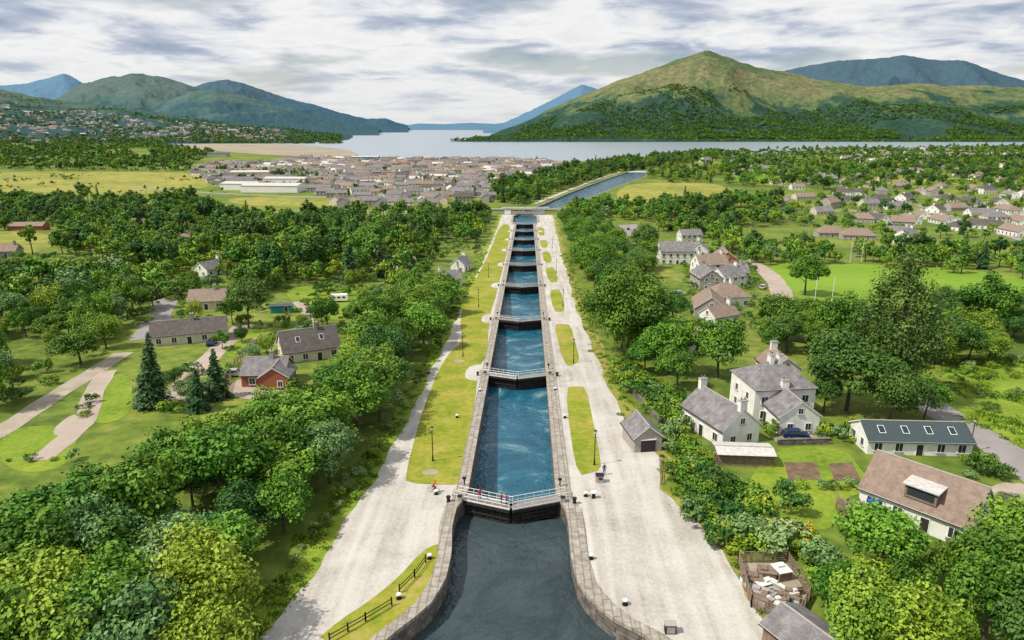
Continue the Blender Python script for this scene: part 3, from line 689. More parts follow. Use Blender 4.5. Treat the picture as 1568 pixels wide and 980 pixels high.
def hill(name,Df,Dr,prof,mat,seed=0,amp=.16,nc=300,nr=90,pw=1.1,fl=1.0):
    us=[p[0] for p in prof]; vs=[p[1] for p in prof]; U=np.linspace(us[0],us[-1],nc); V_=[]
    VV=np.interp(U,us,vs); kk=max(3,nc//50); ker=np.hanning(kk+2)[1:-1]; ker/=ker.sum(); VV=np.convolve(np.pad(VV,(kk,kk),'edge'),ker,'same')[kk:-kk]
    sm=np.linspace(0,1.8,nr)
    for s in sm:
        for u,v in zip(U,VV):
            d=ray(u,v); sx=d[0]/d[1]; tz=d[2]/d[1]
            zr=CAM[2]+Dr*tz; y=Df+(Dr-Df)*s; x=CAM[0]+sx*y; hgt=max(zr-SEA+3,0)
            p=s**pw if s<=1 else max(0,1-(s-1)*1.0)
            q=Vector((x*.0014,y*.0014,seed*7.3))
            nz=noise.ridged_multi_fractal(q,1.0,2.1,6,1.0,2.0)-1.1
            nf=noise.fractal(q*8,0.8,2.1,5)
            w=math.sin(math.pi*min(1,s))**.8 if s<1 else .25
            z=SEA-3+hgt*(p+amp*nz*w)+ nf*(11*min(1,hgt/150))*min(1,s*3+.05)*fl*(1 if s<.8 else .7)
            if s<.001: z=SEA-3
            V_.append((x,y,z))
    Fc=[(i*nc+j,i*nc+j+1,(i+1)*nc+j+1,(i+1)*nc+j) for i in range(nr-1) for j in range(nc-1)]
    me=bpy.data.meshes.new(name); me.from_pydata(V_,[],Fc); me.materials.append(mat)
    me.polygons.foreach_set('use_smooth',[True]*len(Fc)); me.update()
    ROOT.objects.link(bpy.data.objects.new(name,me)); return V_,nc,nr
mMain=hill_mat('main_hill',(.028,.062,.028),(.095,.14,.040),(.175,.19,.065),20,460,HAZE_TINT,.16,.0045)
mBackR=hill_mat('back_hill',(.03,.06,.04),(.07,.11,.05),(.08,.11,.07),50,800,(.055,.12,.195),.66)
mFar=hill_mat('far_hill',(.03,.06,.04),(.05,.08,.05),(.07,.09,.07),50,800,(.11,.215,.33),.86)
mLeft=hill_mat('left_hill',(.025,.055,.035),(.075,.125,.05),(.13,.16,.065),0,600,HAZE_TINT,.55)
mLF=hill_mat('left_front_hill',(.03,.065,.034),(.07,.115,.045),(.12,.15,.06),0,400,HAZE_TINT,.38,.006)
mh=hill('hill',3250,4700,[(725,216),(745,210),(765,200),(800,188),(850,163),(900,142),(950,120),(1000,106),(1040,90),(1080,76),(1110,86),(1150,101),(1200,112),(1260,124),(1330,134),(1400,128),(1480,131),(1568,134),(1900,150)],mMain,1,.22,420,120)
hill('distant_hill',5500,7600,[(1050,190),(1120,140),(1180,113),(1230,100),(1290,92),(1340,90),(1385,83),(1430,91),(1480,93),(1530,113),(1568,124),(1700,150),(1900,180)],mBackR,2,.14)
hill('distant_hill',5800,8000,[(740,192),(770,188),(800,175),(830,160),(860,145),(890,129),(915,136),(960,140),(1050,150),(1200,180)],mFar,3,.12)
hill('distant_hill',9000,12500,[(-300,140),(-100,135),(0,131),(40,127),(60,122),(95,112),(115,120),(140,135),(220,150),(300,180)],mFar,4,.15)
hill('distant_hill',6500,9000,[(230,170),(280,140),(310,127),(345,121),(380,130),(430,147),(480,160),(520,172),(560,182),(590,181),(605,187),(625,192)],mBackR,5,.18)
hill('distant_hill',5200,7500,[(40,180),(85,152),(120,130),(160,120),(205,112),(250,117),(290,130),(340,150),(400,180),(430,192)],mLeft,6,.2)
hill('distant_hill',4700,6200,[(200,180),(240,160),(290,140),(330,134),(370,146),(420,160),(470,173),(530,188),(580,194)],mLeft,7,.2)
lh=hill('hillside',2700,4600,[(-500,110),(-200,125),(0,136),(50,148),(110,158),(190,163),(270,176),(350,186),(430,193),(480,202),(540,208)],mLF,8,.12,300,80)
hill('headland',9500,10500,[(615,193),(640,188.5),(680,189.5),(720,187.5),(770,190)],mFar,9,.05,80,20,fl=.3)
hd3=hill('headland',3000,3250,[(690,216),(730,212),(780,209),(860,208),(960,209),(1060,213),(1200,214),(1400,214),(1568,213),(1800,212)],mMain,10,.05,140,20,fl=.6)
def on_hill(H,n,i0,i1,j0,j1,thr,nsc,dz=-1,pw=1.6):
    LV,nc,nr=H; P=[]
    for _ in range(n):
        fi=nr*(i0+(i1-i0)*rng.random()**pw); fj=nc*(j0+(j1-j0)*rng.random()); i=int(fi); j=int(fj); a=fi-i; b=fj-j
        i=min(i,nr-2); j=min(j,nc-2)
        p=[(LV[i*nc+j][k]*(1-a)*(1-b)+LV[(i+1)*nc+j][k]*a*(1-b)+LV[i*nc+j+1][k]*(1-a)*b+LV[(i+1)*nc+j+1][k]*a*b) for k in range(3)]
        if noise.noise(Vector((p[0]*nsc,p[1]*nsc,p[2]*.01)))>thr+.25*(p[2]+20)/200: P.append((p[0],p[1],p[2]+dz))
    return P
scatter('hill_forest',on_hill(mh,20000,.015,.32,0,.80,-.2,.003),CF,4,.8,1.7,[.5,.3,.0,.2])
scatter('shore_trees',on_hill(hd3,1500,.12,.55,0,1,-.2,.006,pw=1),CF,4,.8,1.6,[.5,.3,.05,.15])
scatter('hillside_trees',on_hill(lh,6000,.02,.5,.35,.98,-.25,.004),CF,4,.8,1.7,[.45,.3,.05,.2])
P=on_hill(lh,820,.03,.42,.36,.90,-.3,.003,0,1)
town('hillside_town',P,14,30,[0,.3,1.5])
# ------------------------------------------------------------ vegetation placement
belt=[(700,430),(684,470),(662,530),(634,600),(594,670),(534,755),(478,820),(436,900),(408,985),(200,1010),(-40,1010),(-40,815),(60,775),(130,735),(200,695),(300,665),(400,635),(480,600),(540,540),(575,505),(600,465),(640,430)]
exL=HOUSE_EX+[W([(195,560),(270,440),(345,425),(400,470),(430,435),(600,432),(605,470),(545,495),(560,545),(520,600),(470,625),(240,640),(150,670),(60,700),(60,640)])]+[W([(660,405),(725,380),(735,420),(700,455),(655,455)])]
pts=fill(belt,6.1,5,exL)
wts=[.27,.24,.2,.15,.07,.07]
def put(name,me,x,y,s,sz=None):
    o=bpy.data.objects.new(name,me); ROOT.objects.link(o); o.location=(x,y,gz(y)-.1); o.rotation_euler=(random.gauss(0,.05),random.gauss(0,.05),random.uniform(0,6.28)); o.scale=(s*random.uniform(.9,1.1),s*random.uniform(.9,1.1),sz or s); return o
for (x,y,z) in pts:
    if x>oxl(y)-4.4: continue
    k=int(rng.choice(6,p=wts)); s=rng.uniform(.72,1.18)
    put('broadleaf_tree',NEAR[k],x,y,s,s*rng.uniform(.75,1.0))
def tp(name,me,u,v,dz,s,sz=None):
    x,y=G(u,v,dz); put(name,me,x,y,s,sz)
for u,v,s in [(300,880,1.2),(60,910,1.2),(300,955,1.0)]: tp('broadleaf_tree',NEAR[4],u,v,7,s,s)
for u,v,s in [(140,810,1.1),(200,940,1.1),(500,670,1.0)]: tp('broadleaf_tree',NEAR[5],u,v,7,s)
tp('conifer',CON[0],225,575,6,1.1); tp('conifer',CON[1],328,580,4,1.1); tp('conifer',CON[1],300,598,4,.9)
tp('broadleaf_tree',NEAR[3],377,470,6,1.3); tp('broadleaf_tree',NEAR[1],562,372,7,1.5,1.4)
tp('sycamore_tree',SYC,965,478,10,1.0); tp('sycamore_tree',SYC,905,395,8,.85); tp('sycamore_tree',SYC,890,352,8,.75)
tp('broadleaf_tree',NEAR[3],985,372,7,1.5); tp('broadleaf_tree',NEAR[3],935,425,6,1.2)
tp('poplar_tree',POP,1395,505,14,1.0); tp('sycamore_tree',DSY,1305,565,8,1.0); tp('sycamore_tree',DSY,1370,590,7,.75); tp('broadleaf_tree',NEAR[3],1265,600,4,.7); tp('broadleaf_tree',NEAR[0],1420,610,4,.7)
tp('broadleaf_tree',NEAR[0],1040,560,5,.8); tp('broadleaf_tree',NEAR[1],1290,500,6,1.2); tp('broadleaf_tree',NEAR[0],1235,430,5,1.2); tp('broadleaf_tree',NEAR[3],1030,470,5,.9)
tp('broadleaf_tree',NEAR[2],1520,480,6,1.6); tp('broadleaf_tree',NEAR[4],1390,940,7,1.1); tp('broadleaf_tree',NEAR[4],1320,890,4,.7)
yardEx=[W([(1110,850),(1225,845),(1265,930),(1280,1010),(1150,1010)])]
pts=fill([(1270,850),(1340,830),(1420,820),(1500,810),(1600,830),(1640,990),(1300,1010),(1290,930)],5.2,5,yardEx)
for (x,y,z) in pts: put('broadleaf_tree',NEAR[int(rng.choice(6,p=[.29,.22,.2,.2,.05,.04]))],x,y,rng.uniform(.55,.9))
pts=fill([(895,500),(935,540),(985,555),(1060,560),(1120,560),(1140,530),(1100,500),(1020,500),(960,470),(915,440),(890,400),(870,345),(850,330),(890,330),(930,350),(960,380),(1000,400),(940,470)],7.2,4,HOUSE_EX)
for (x,y,z) in pts:
    if x<oxr(y)+5: continue
    put('broadleaf_tree',NEAR[int(rng.choice(6,p=[.25,.2,.2,.2,.08,.07]))],x,y,rng.uniform(.7,1.1))
for (x,y,z) in fill([(1150,490),(1330,480),(1450,470),(1600,455),(1600,540),(1450,550),(1240,525),(1200,540)],7.5,4,HOUSE_EX,thr=-.4): put('broadleaf_tree',NEAR[int(rng.choice(6,p=[.27,.22,.2,.2,.07,.04]))],x,y,rng.uniform(.6,1.0))
exW=exL+[W([(300,300),(480,296),(700,298),(770,300),(770,330),(700,330),(350,338),(330,320)]),W([(-60,355),(95,352),(95,390),(-60,392)]),W([(-120,740),(-60,660),(60,600),(140,555),(195,520),(230,500),(250,460),(275,460),(240,560),(200,620),(120,700),(40,760),(-120,800)])]
m1=[(-80,302),(60,304),(300,300),(345,330),(480,330),(600,322),(700,318),(765,322),(762,345),(738,385),(690,405),(655,440),(600,462),(560,490),(530,520),(200,640),(60,650),(-80,665)]
P=[p for p in fill(m1,8.2,3,exW,thr=-.22,nsc=.017) if p[0]<oxl(p[1])-7 if p[1]<900]
near=[p for p in P if p[1]<190]; mid=[p for p in P if p[1]>=190]
scatter('woodland',near,CN,6,.55,1.15,[.24,.22,.18,.2,.09,.07]); scatter('woodland',mid,CM,7,.65,1.35,[.25,.20,.20,.16,.1,.05,.04])
P=[p for p in fill(m1,5.2,1,exW,thr=-.4,nsc=.03) if p[0]<oxl(p[1])-4 and p[1]<380]; scatter('undergrowth',P,CS,4,.4,1.6)
def mids(name,px,sp,thr=-1,smin=.7,smax=1.2,w=[.26,.20,.20,.15,.1,.05,.04],ex=None):
    P=fill(px,sp,3,HOUSE_EX if ex is None else ex,thr=thr,nsc=.014); P=[p for p in P if not(xl(min(p[1],YEND))-11<p[0]<xr(min(p[1],YEND))+8 and p[1]<YEND)]
    scatter(name,P,CM,7,smin,smax,w)
mids('tree_belt',[(750,282),(880,258),(955,246),(1090,232),(1100,240),(990,256),(935,268),(880,284),(820,305),(785,312),(760,305)],10,-.5,.8,1.5)
mids('tree_belt',[(860,330),(905,305),(945,310),(1000,312),(1110,305),(1180,300),(1240,330),(1130,345),(1080,345),(1000,335),(940,330),(900,345)],10,-.25,.7,1.4)
mids('tree_belt',[(1000,345),(1100,345),(1150,372),(1290,388),(1300,402),(1150,400),(1130,385),(1060,360)],9,-.5)
mids('tree_belt',[(1290,380),(1440,384),(1560,385),(1600,385),(1600,425),(1480,410),(1330,398)],9,-.4)
mids('tree_belt',[(960,262),(1120,250),(1400,250),(1600,238),(1600,300),(1450,300),(1350,290),(1200,285),(1110,280),(1010,276)],14,-.08,.7,1.5)
mids('tree_belt',[(1180,300),(1300,295),(1600,300),(1600,370),(1400,355),(1230,345)],14,-.12,.5,.95)
P=fill([(-200,262),(-200,226),(235,220),(330,235),(300,250),(290,264)],16,0,thr=-.12,nsc=.006); scatter('distant_woods',P,CF,4,.6,1.6,[.35,.3,.1,.25])
P=fill([(280,264),(340,262),(470,262),(480,290),(350,278)],16,0,HOUSE_EX,thr=-.1,nsc=.01); scatter('distant_woods',P,CF,4,.7,1.2)
P=fill([(950,250),(1100,232),(1700,224),(1700,250),(1200,256)],17,0,thr=-.1,nsc=.004); scatter('distant_woods',P,CF,4,.6,1.5,[.35,.3,.1,.25])
P=fill(TP,28,0,thr=-.05,nsc=.01); scatter('town_trees',P,CF,4,.5,.9)
P=fill([(-200,264),(340,266),(345,296),(-200,300)],11,0,thr=.22,nsc=.012); scatter('moor_scrub',P,CF,4,.12,.6)
def shr(name,px,sp,smin=.6,smax=1.2,coll=None,nv=4,ex=None,w=None,thr=None):
    P=fill(px,sp,.8,ex or [],thr=thr,nsc=.06); scatter(name,P,coll or CS,nv,smin,smax,w)
shr('shrubbery',[(1032,722),(1075,700),(1120,730),(1165,780),(1250,835),(1300,880),(1300,940),(1225,880),(1180,850),(1105,850),(1050,790)],1.7,.8,1.7,ex=yardEx)
shr('flower_bed',[(1100,730),(1125,735),(1200,800),(1250,820),(1240,832),(1180,805)],2.4,.8,1.3,CFL,1)
shr('hedge',[(1010,640),(1040,605),(1062,640),(1060,690),(1090,712),(1050,720),(1018,700)],2.4,.8,1.7)
shr('hedge',[(935,560),(975,565),(1015,600),(1030,630),(1000,628),(970,600)],2.2,.8,1.7)
shr('hedge',[(1250,655),(1320,650),(1325,672),(1260,675)],2.2,.7,1.2)
shr('garden_hedge',[(1180,735),(1330,732),(1332,742),(1185,748)],1.8,.5,.8)
shr('garden_hedge',[(1470,690),(1530,700),(1560,720),(1530,735),(1470,720)],2.0,.7,1.2)
shr('bank_scrub',[(560,690),(600,640),(618,645),(566,730),(508,800),(463,860),(428,930),(393,985),(360,985),(430,850)],2.1,.3,.8)
shr('bank_scrub',[(640,560),(668,500),(690,460),(704,460),(668,540),(632,620),(610,610)],2.6,.3,.8)
shr('meadow_scrub',[(1450,550),(1600,545),(1600,680),(1450,620)],2.6,.2,1.0,thr=.1)
shr('meadow_scrub',[(0,640),(140,610),(120,700),(0,740)],2.4,.2,1.1,thr=.15)
for px in [[(1440,550),(1600,545),(1600,700),(1500,660),(1440,620)],[(560,690),(620,640),(508,810),(393,985),(340,985)],[(640,560),(704,460),(632,620)]]:
    scatter('rough_grass',fill(px,1.8,0,thr=-.1,nsc=.08),CT,3,.4,1.1)
def side_strip(side):
    P=[]
    for y in np.arange(45,330,1.1):
        o=oxl(y) if side<0 else oxr(y)
        P.append((o+side*rng.uniform(-.1,3.2),y,gz(y)))
    return P
scatter('verge_grass',side_strip(-1)+side_strip(1),CT,3,.25,.6)
gx=[[(240,440),(600,430),(600,500),(520,620),(240,630)]]
P=fill(gx[0],4.6,.8,HOUSE_EX,thr=-.05,nsc=.05); scatter('garden_shrubs',P,CS,4,.5,1.4)
P=fill(gx[0],10,.8,HOUSE_EX,thr=0,nsc=.05); scatter('garden_trees',P,CN,6,.35,.7)
P=[p for p in fill([(1040,380),(1160,380),(1160,500),(1050,500)],5,.8,[])]; scatter('garden_shrubs',P,CS,4,.6,1.4)
tp('garden_shrub',SHR[3],1205,772,1,1.7); tp('garden_shrub',SHR[0],1180,655,1,1.1)
# ------------------------------------------------------------ lock gates
def gate(i):
    y=GY[i]; z=-2.6*i; e=empty('lock_gate',(0,y,z)); hw=6.1; ap=-2.2
    for s,nm in ((-1,'left'),(1,'right')):
        a=Vector((s*hw,0,0)); b=Vector((s*.06,ap,0)); d=(b-a); L=d.length; ang=math.atan2(d.y,d.x); c=(a+b)/2
        mb=MB(); mb.box((c.x,c.y,-2.8),(L,.5,5.4),0,ang)
        n=Vector((-math.sin(ang),math.cos(ang),0))
        if n.y>0: n=-n
        u=d.normalized()
        for k in range(5): p=c+n*.36; mb.box((p.x,p.y,-.45-k*.6),(L*.98,.22,.2),0,ang)
        for k in range(7): p=a+d*((k+.5)/7)+n*.33; mb.box((p.x,p.y,-1.8),(.2,.16,3.4),0,ang)
        p=c+n*.62; mb.box((p.x,p.y,-.22),(L+.2,.5,.42),0,ang)
        mb.obj('gate_leaf_'+nm,[M['gate']],e)
        mb=MB()
        p=c-n*.05; mb.box((p.x,p.y,.06),(L+.2,1.2,.12),0,ang)
        mb.box((c+n*.66).to_tuple()[:2]+(.03,),(L+.2,.07,.22),1,ang); mb.box((c-n*.76).to_tuple()[:2]+(.03,),(L+.2,.07,.26),1,ang)
        mb.obj('walkway_'+nm,[M['deck'],M['rail'] if i<2 else M['gate']],e)
        mb=MB()
        for off in (.62,-.72):
            ext=a-u*1.4+n*off; end=b+n*off
            m=7; tr=.035 if i<3 else .025
            for k in range(m+1):
                p=ext.lerp(end,k/m); mb.tube((p.x,p.y,.05),(p.x,p.y,1.12),tr,tr,5)
            for h in (.6,1.12): mb.tube((ext.x,ext.y,h),(end.x,end.y,h),tr,tr,5)
        mb.obj('handrail_'+nm,[M['rail']],e)
        mb=MB(); mb.box((s*(hw+.95),1.1,-.2),(1.9,1.6,.9),0); mb.tube((s*(hw+2.2),-1.2,0),(s*(hw+2.2),-1.2,.75),.26,.2,10,1); mb.tube((s*(hw+2.2),-1.2,.75),(s*(hw+2.2),-1.2,.9),.32,.32,10,1)
        mb.box((s*(hw+.7),-.9,.45),(.55,.5,.7),2); mb.box((s*(hw+.7),-.9,.83),(.65,.6,.08),1)
        mb.box((s*(hw+.5),3.4,.6),(.18,.18,1.0),1); mb.box((s*(hw+.5),3.4,1.05),(.5,.35,.25),1)
        mb.obj('gate_anchor_'+nm,[M['coping'],M['black'],M['greywall']],e)
for i in range(9): gate(i)
# ------------------------------------------------------------ bridge
e=empty('swing_bridge',(0,551,-21.5)); mb=MB(); mb.box((-1,0,.5),(34,7,.7),0)
for s in (-1,1): mb.box((-1,s*3.5,1.2),(34,.25,1.2),1)
mb.obj('deck',[M['deck'],M['greywall']],e); mb=MB(); mb.box((-14,-2,2.2),(5,4,4),0); mb.box((-14,-2,4.3),(5.6,4.6,.3),1); mb.obj('control_cabin',[M['white'],M['slate']],e)
e=empty('railway_bridge',(0,575,-21.5)); mb=MB(); mb.box((0,0,1.0),(60,4,1.0),0)
for s in (-1,1):
    mb.box((0,s*2.2,2.6),(40,.2,.3),1)
    for k in range(11): mb.box((-20+4*k,s*2.2,2),(.25,.2,1.4),1)
mb.obj('girders',[M['greywall'],M['frame']],e)
# ------------------------------------------------------------ lamps, bollards, bins, fences
def lamp(u,v,h=5.6):
    x,y=G(u,v); e=empty('street_lamp',(x,y,gz(y)))
    mb=MB(); mb.tube((0,0,0),(0,0,.9),.14,.11,8); mb.tube((0,0,.9),(0,0,h-.6),.075,.06,8); mb.tube((-.35,0,h-1.1),(.35,0,h-1.1),.03,.03,5); mb.tube((0,0,h-.65),(0,0,h-.55),.14,.14,8); mb.tube((0,0,h-.1),(0,0,h+.12),.27,.04,8); mb.tube((0,0,0),(0,0,.12),.2,.2,8)
    mb.obj('post',[M['black']],e); mb=MB(); mb.tube((0,0,h-.55),(0,0,h-.1),.13,.22,6); mb.obj('lantern',[M['plastic']],e)
for u,v in [(663,706),(910,712),(709,546),(878,556),(862,470),(733,470),(852,418),(748,425),(846,380),(1484,692)]: lamp(u,v)
def bollard(u,v):
    x,y=G(u,v); mb=MB(); mb.tube((0,0,0),(0,0,.5),.2,.17,12,0); mb.tube((0,0,.5),(0,0,.62),.27,.27,12,1); mb.tube((0,0,.62),(0,0,.68),.27,.16,12,1); mb.tube((0,0,0),(0,0,.08),.32,.32,12,0)
    mb.obj('mooring_bollard',[M['black'],M['rail']],None,(x,y,gz(y)+.02))
for u,v in [(611,917),(658,856),(905,856),(897,760),(957,926),(668,757),(700,640),(865,640),(735,600),(850,598)]: bollard(u,v)
x,y=G(918,738); mb=MB(); mb.box((0,0,.55),(1.1,.8,1.1),0,0,.92); mb.box((0,0,1.15),(1.2,.9,.1),1); mb.box((.1,-.42,.7),(.5,.05,.25),1); mb.obj('litter_bin',[M['greywall'],M['black']],None,(x,y,gz(y)))
x,y=G(1026,968); mb=MB(); mb.box((0,0,.5),(1.1,.7,1.0),0,0,.95); mb.box((0,0,1.04),(1.2,.8,.08),1); mb.box((0,-.36,.5),(.8,.03,.7),1); mb.obj('utility_cabinet',[M['black'],M['greywall']],None,(x,y,gz(y)))
x,y=G(893,757); mb=MB(); mb.tube((0,0,0),(0,0,.9),.3,.22,10); mb.tube((0,0,.9),(0,0,1.0),.4,.4,10,1); mb.tube((-1.1,0,.8),(1.1,0,.8),.05,.05,6,1); mb.obj('capstan',[M['black'],M['rail']],None,(x+1.3,y-1,gz(y)))
def fence(name,px,mat,h=1.1,sp=1.9,rails=(.45,.85),world=None):
    p=world or [G(u,v) for u,v in px]; mb=MB()
    for a,b in zip(p,p[1:]):
        L=math.hypot(b[0]-a[0],b[1]-a[1]); n=max(1,int(L/sp))
        for k in range(n+1):
            x=a[0]+(b[0]-a[0])*k/n; y=a[1]+(b[1]-a[1])*k/n; z=gz(y); mb.box((x,y,z+h/2),(.13,.13,h))
            if k<n:
                x2=a[0]+(b[0]-a[0])*(k+1)/n; y2=a[1]+(b[1]-a[1])*(k+1)/n
                for r in rails: mb.tube((x,y,z+r),(x2,y2,gz(y2)+r),.05,.05,4)
    mb.obj(name,[mat])
fence('wooden_fence',[(505,984),(560,952),(600,928)],M['black']); fence('wooden_fence',[(612,908),(635,885),(652,862)],M['black'])
fence('wooden_fence',[(1012,742),(1010,705)],M['wood'])
fence('garden_fence',[(1280,780),(1300,795),(1360,808),(1365,780)],M['wood'],1.3,1.0,(.2,.45,.7,.95,1.2))
fence('garden_fence',[(450,440),(520,430),(600,430)],M['wood']); fence('garden_fence',[(345,612),(360,560),(400,520),(440,515)],M['wood'],1.5,2,(.3,.6,.9,1.2))
fence('yard_fence',[(1130,862),(1150,930),(1215,960),(1240,915),(1205,862),(1130,862)],M['wood'],1.5,1.2,(.2,.45,.7,.95,1.2,1.45))
psheet('yard_floor',[(1130,862),(1150,930),(1215,960),(1240,915),(1205,862)],.04,M['dirt'],0)
def wall(name,px,h,t,mat):
    p=[G(u,v) for u,v in px]; mb=MB()
    for a,b in zip(p,p[1:]):
        L=math.hypot(b[0]-a[0],b[1]-a[1]); n=max(1,int(L/3)); ang=math.atan2(b[1]-a[1],b[0]-a[0])
        for k in range(n):
            f=(k+.5)/n; x=a[0]+(b[0]-a[0])*f; y=a[1]+(b[1]-a[1])*f
            mb.box((x,y,gz(y)+h/2-.2),(L/n+.02,t,h+.4+.05*math.sin(k*2.1)),0,ang); mb.box((x,y,gz(y)+h+.08),(L/n-.03,t+.12,.1),0,ang)
    mb.obj(name,[mat])
wall('stone_wall',[(1190,682),(1270,680)],1.0,.4,M['wallstone']); wall('stone_wall',[(1500,790),(1530,765),(1560,770)],1.0,.4,M['wallstone'])
wall('stone_wall',[(945,575),(975,610),(1010,650)],1.1,.4,M['wallstone']); wall('stone_wall',[(1015,640),(1048,690)],1.1,.4,M['wallstone'])
x,y=G(1325,790); e=empty('timber_deck',(x,y,gz(y)),math.radians(-10)); mb=MB()
for k in range(22): mb.box((-3+k*.28,0,.9),(.25,4.2,.06))
for k in range(8):
    mb.box((-3+k*.86,-2.1,.95),(.1,.1,1.9)); mb.box((-3+k*.86,-2.16,.45),(.12,.12,.8))
for h in (1.2,1.5,1.85): mb.box((0,-2.2,h),(6.1,.06,.12)); mb.box((-3.06,0,h),(.06,4.2,.12))
mb.obj('boards',[M['wood']],e)
for k,mm in enumerate(('binblue','binblue','teal')):
    mb=MB(); mb.box((0,0,.5),(.55,.65,1.0),0,0,1.12); mb.box((0,-.03,1.05),(.66,.78,.1),0); mb.tube((-.25,.32,.1),(.25,.32,.1),.1,.1,8,1); mb.obj('wheelie_bin',[M[mm],M['tyre']],None,(x+.6+k*.75,y+.5,gz(y)+.93))
x0,y0=G(1182,908)
for k in range(24):
    mb=MB(); w,d,h=rng.uniform(.5,2),rng.uniform(.4,1.6),rng.uniform(.3,1.1)
    mb.box((0,0,h/2),(w,d,h)); mb.box((0,0,h+.05),(w*1.08,d*1.08,.08),1); mb.box((w*.2,0,h+.2),(w*.4,d*.5,.25),1)
    mb.obj('stacked_crate',[M[['wood','plastic','greywall','teal','wood','wood'][k%6]],M[['plastic','wood','greywall','wood'][k%4]]],None,(x0+rng.uniform(-2.8,2.8),y0+rng.uniform(-2.6,2.8),gz(y0)+.05),rng.uniform(0,3))
# ------------------------------------------------------------ vehicles
def car(name,u,v,rot,paint):
    x,y=G(u,v); e=empty(name,(x,y,gz(y)+.07),math.radians(rot)); mb=MB(); w=.86
    prof=[(-2.1,.35),(-2.15,.75),(-1.9,.92),(-1.0,.98),(-.95,.98),(.95,.98),(1.2,.95),(2.0,.80),(2.12,.6),(2.1,.32)]
    for sgn in (1,-1):
        q=[(a,sgn*w,b) for a,b in prof]; mb.face(q if sgn<0 else q[::-1])
    for i in range(len(prof)):
        a=prof[i]; b=prof[(i+1)%len(prof)]; mb.face([(a[0],-w,a[1]),(a[0],w,a[1]),(b[0],w,b[1]),(b[0],-w,b[1])][::-1])
    mb.obj('body',[M[paint]],e)
    mb=MB(); lo=[(-1.85,-.82,.93),(1.15,-.82,.93),(1.15,.82,.93),(-1.85,.82,.93)]; hi=[(-1.35,-.65,1.42),(.45,-.65,1.45),(.45,.65,1.45),(-1.35,.65,1.42)]
    for i in range(4): mb.face([lo[i],lo[(i+1)%4],hi[(i+1)%4],hi[i]],0)
    mb.obj('windows',[M['glass']],e); mb=MB(); mb.box((-.45,0,1.46),(1.86,1.34,.05),0)
    for a,b in zip(lo,hi): mb.tube(a,b,.05,.05,5,0)
    mb.obj('roof',[M[paint]],e); mb=MB()
    for a in (-1.35,1.35):
        for b in (-.8,.8): mb.tube((a,b-.1,.31),(a,b+.1,.31),.31,.31,14,0); mb.tube((a,b-.11,.31),(a,b+.11,.31),.17,.17,10,1)
    mb.obj('wheels',[M['tyre'],M['silver']],e); mb=MB()
    for b in (-.6,.6): mb.box((2.06,b,.68),(.12,.32,.14),0); mb.box((-2.12,b,.74),(.08,.28,.16),1)
    mb.obj('lights',[M['frame'],M['redcar']],e)
    return e
car('parked_car',1218,671,-5,'blue')
for u,v,r,c in [(360,576,10,'silver'),(325,528,100,'blue'),(1040,452,0,'silver'),(1135,425,10,'redcar'),(1330,322,0,'silver'),(950,352,80,'silver'),(962,352,80,'blue'),(972,354,80,'redcar'),(940,360,90,'silver'),(720,322,0,'silver'),(640,325,5,'blue'),(1450,330,20,'silver'),(1168,442,60,'silver')]: car('parked_car',u,v,r,c)
x,y=G(520,462); e=empty('caravan',(x,y,gz(y)),math.radians(8)); mb=MB()
pr_=[(-2.6,.6),(-2.8,1.4),(-2.5,2.4),(2.4,2.45),(2.8,1.6),(2.6,.6)]
for sgn in (1,-1): q=[(a,sgn*1.1,b) for a,b in pr_]; mb.face(q if sgn<0 else q[::-1])
for i in range(6): a=pr_[i]; b=pr_[(i+1)%6]; mb.face([(a[0],-1.1,a[1]),(a[0],1.1,a[1]),(b[0],1.1,b[1]),(b[0],-1.1,b[1])][::-1])
for k in (-1.5,0,1.5): mb.box((k,-1.12,1.7),(.9,.05,.55),1)
for b in (-1.0,1.0): mb.tube((0,b-.1,.33),(0,b+.1,.33),.33,.33,12,1)
mb.tube((2.6,0,.5),(3.6,0,.45),.05,.05,5,1); mb.obj('shell',[M['frame'],M['glass']],e)
house('green_shed',432,478,6,3,2.4,10,'teal','greenmetal',8,(),win=False)
for u,v in [(1310,402),(1258,480)]:
    x,y=G(u,v); mb=MB(); mb.tube((-2.8,0,0),(-2.8,0,11),.09,.06,6); mb.tube((2.8,0,0),(2.8,0,11),.09,.06,6); mb.tube((-2.8,0,3),(2.8,0,3),.07,.07,6); mb.obj('rugby_posts',[M['rail']],None,(x,y,gz(y)),.2)
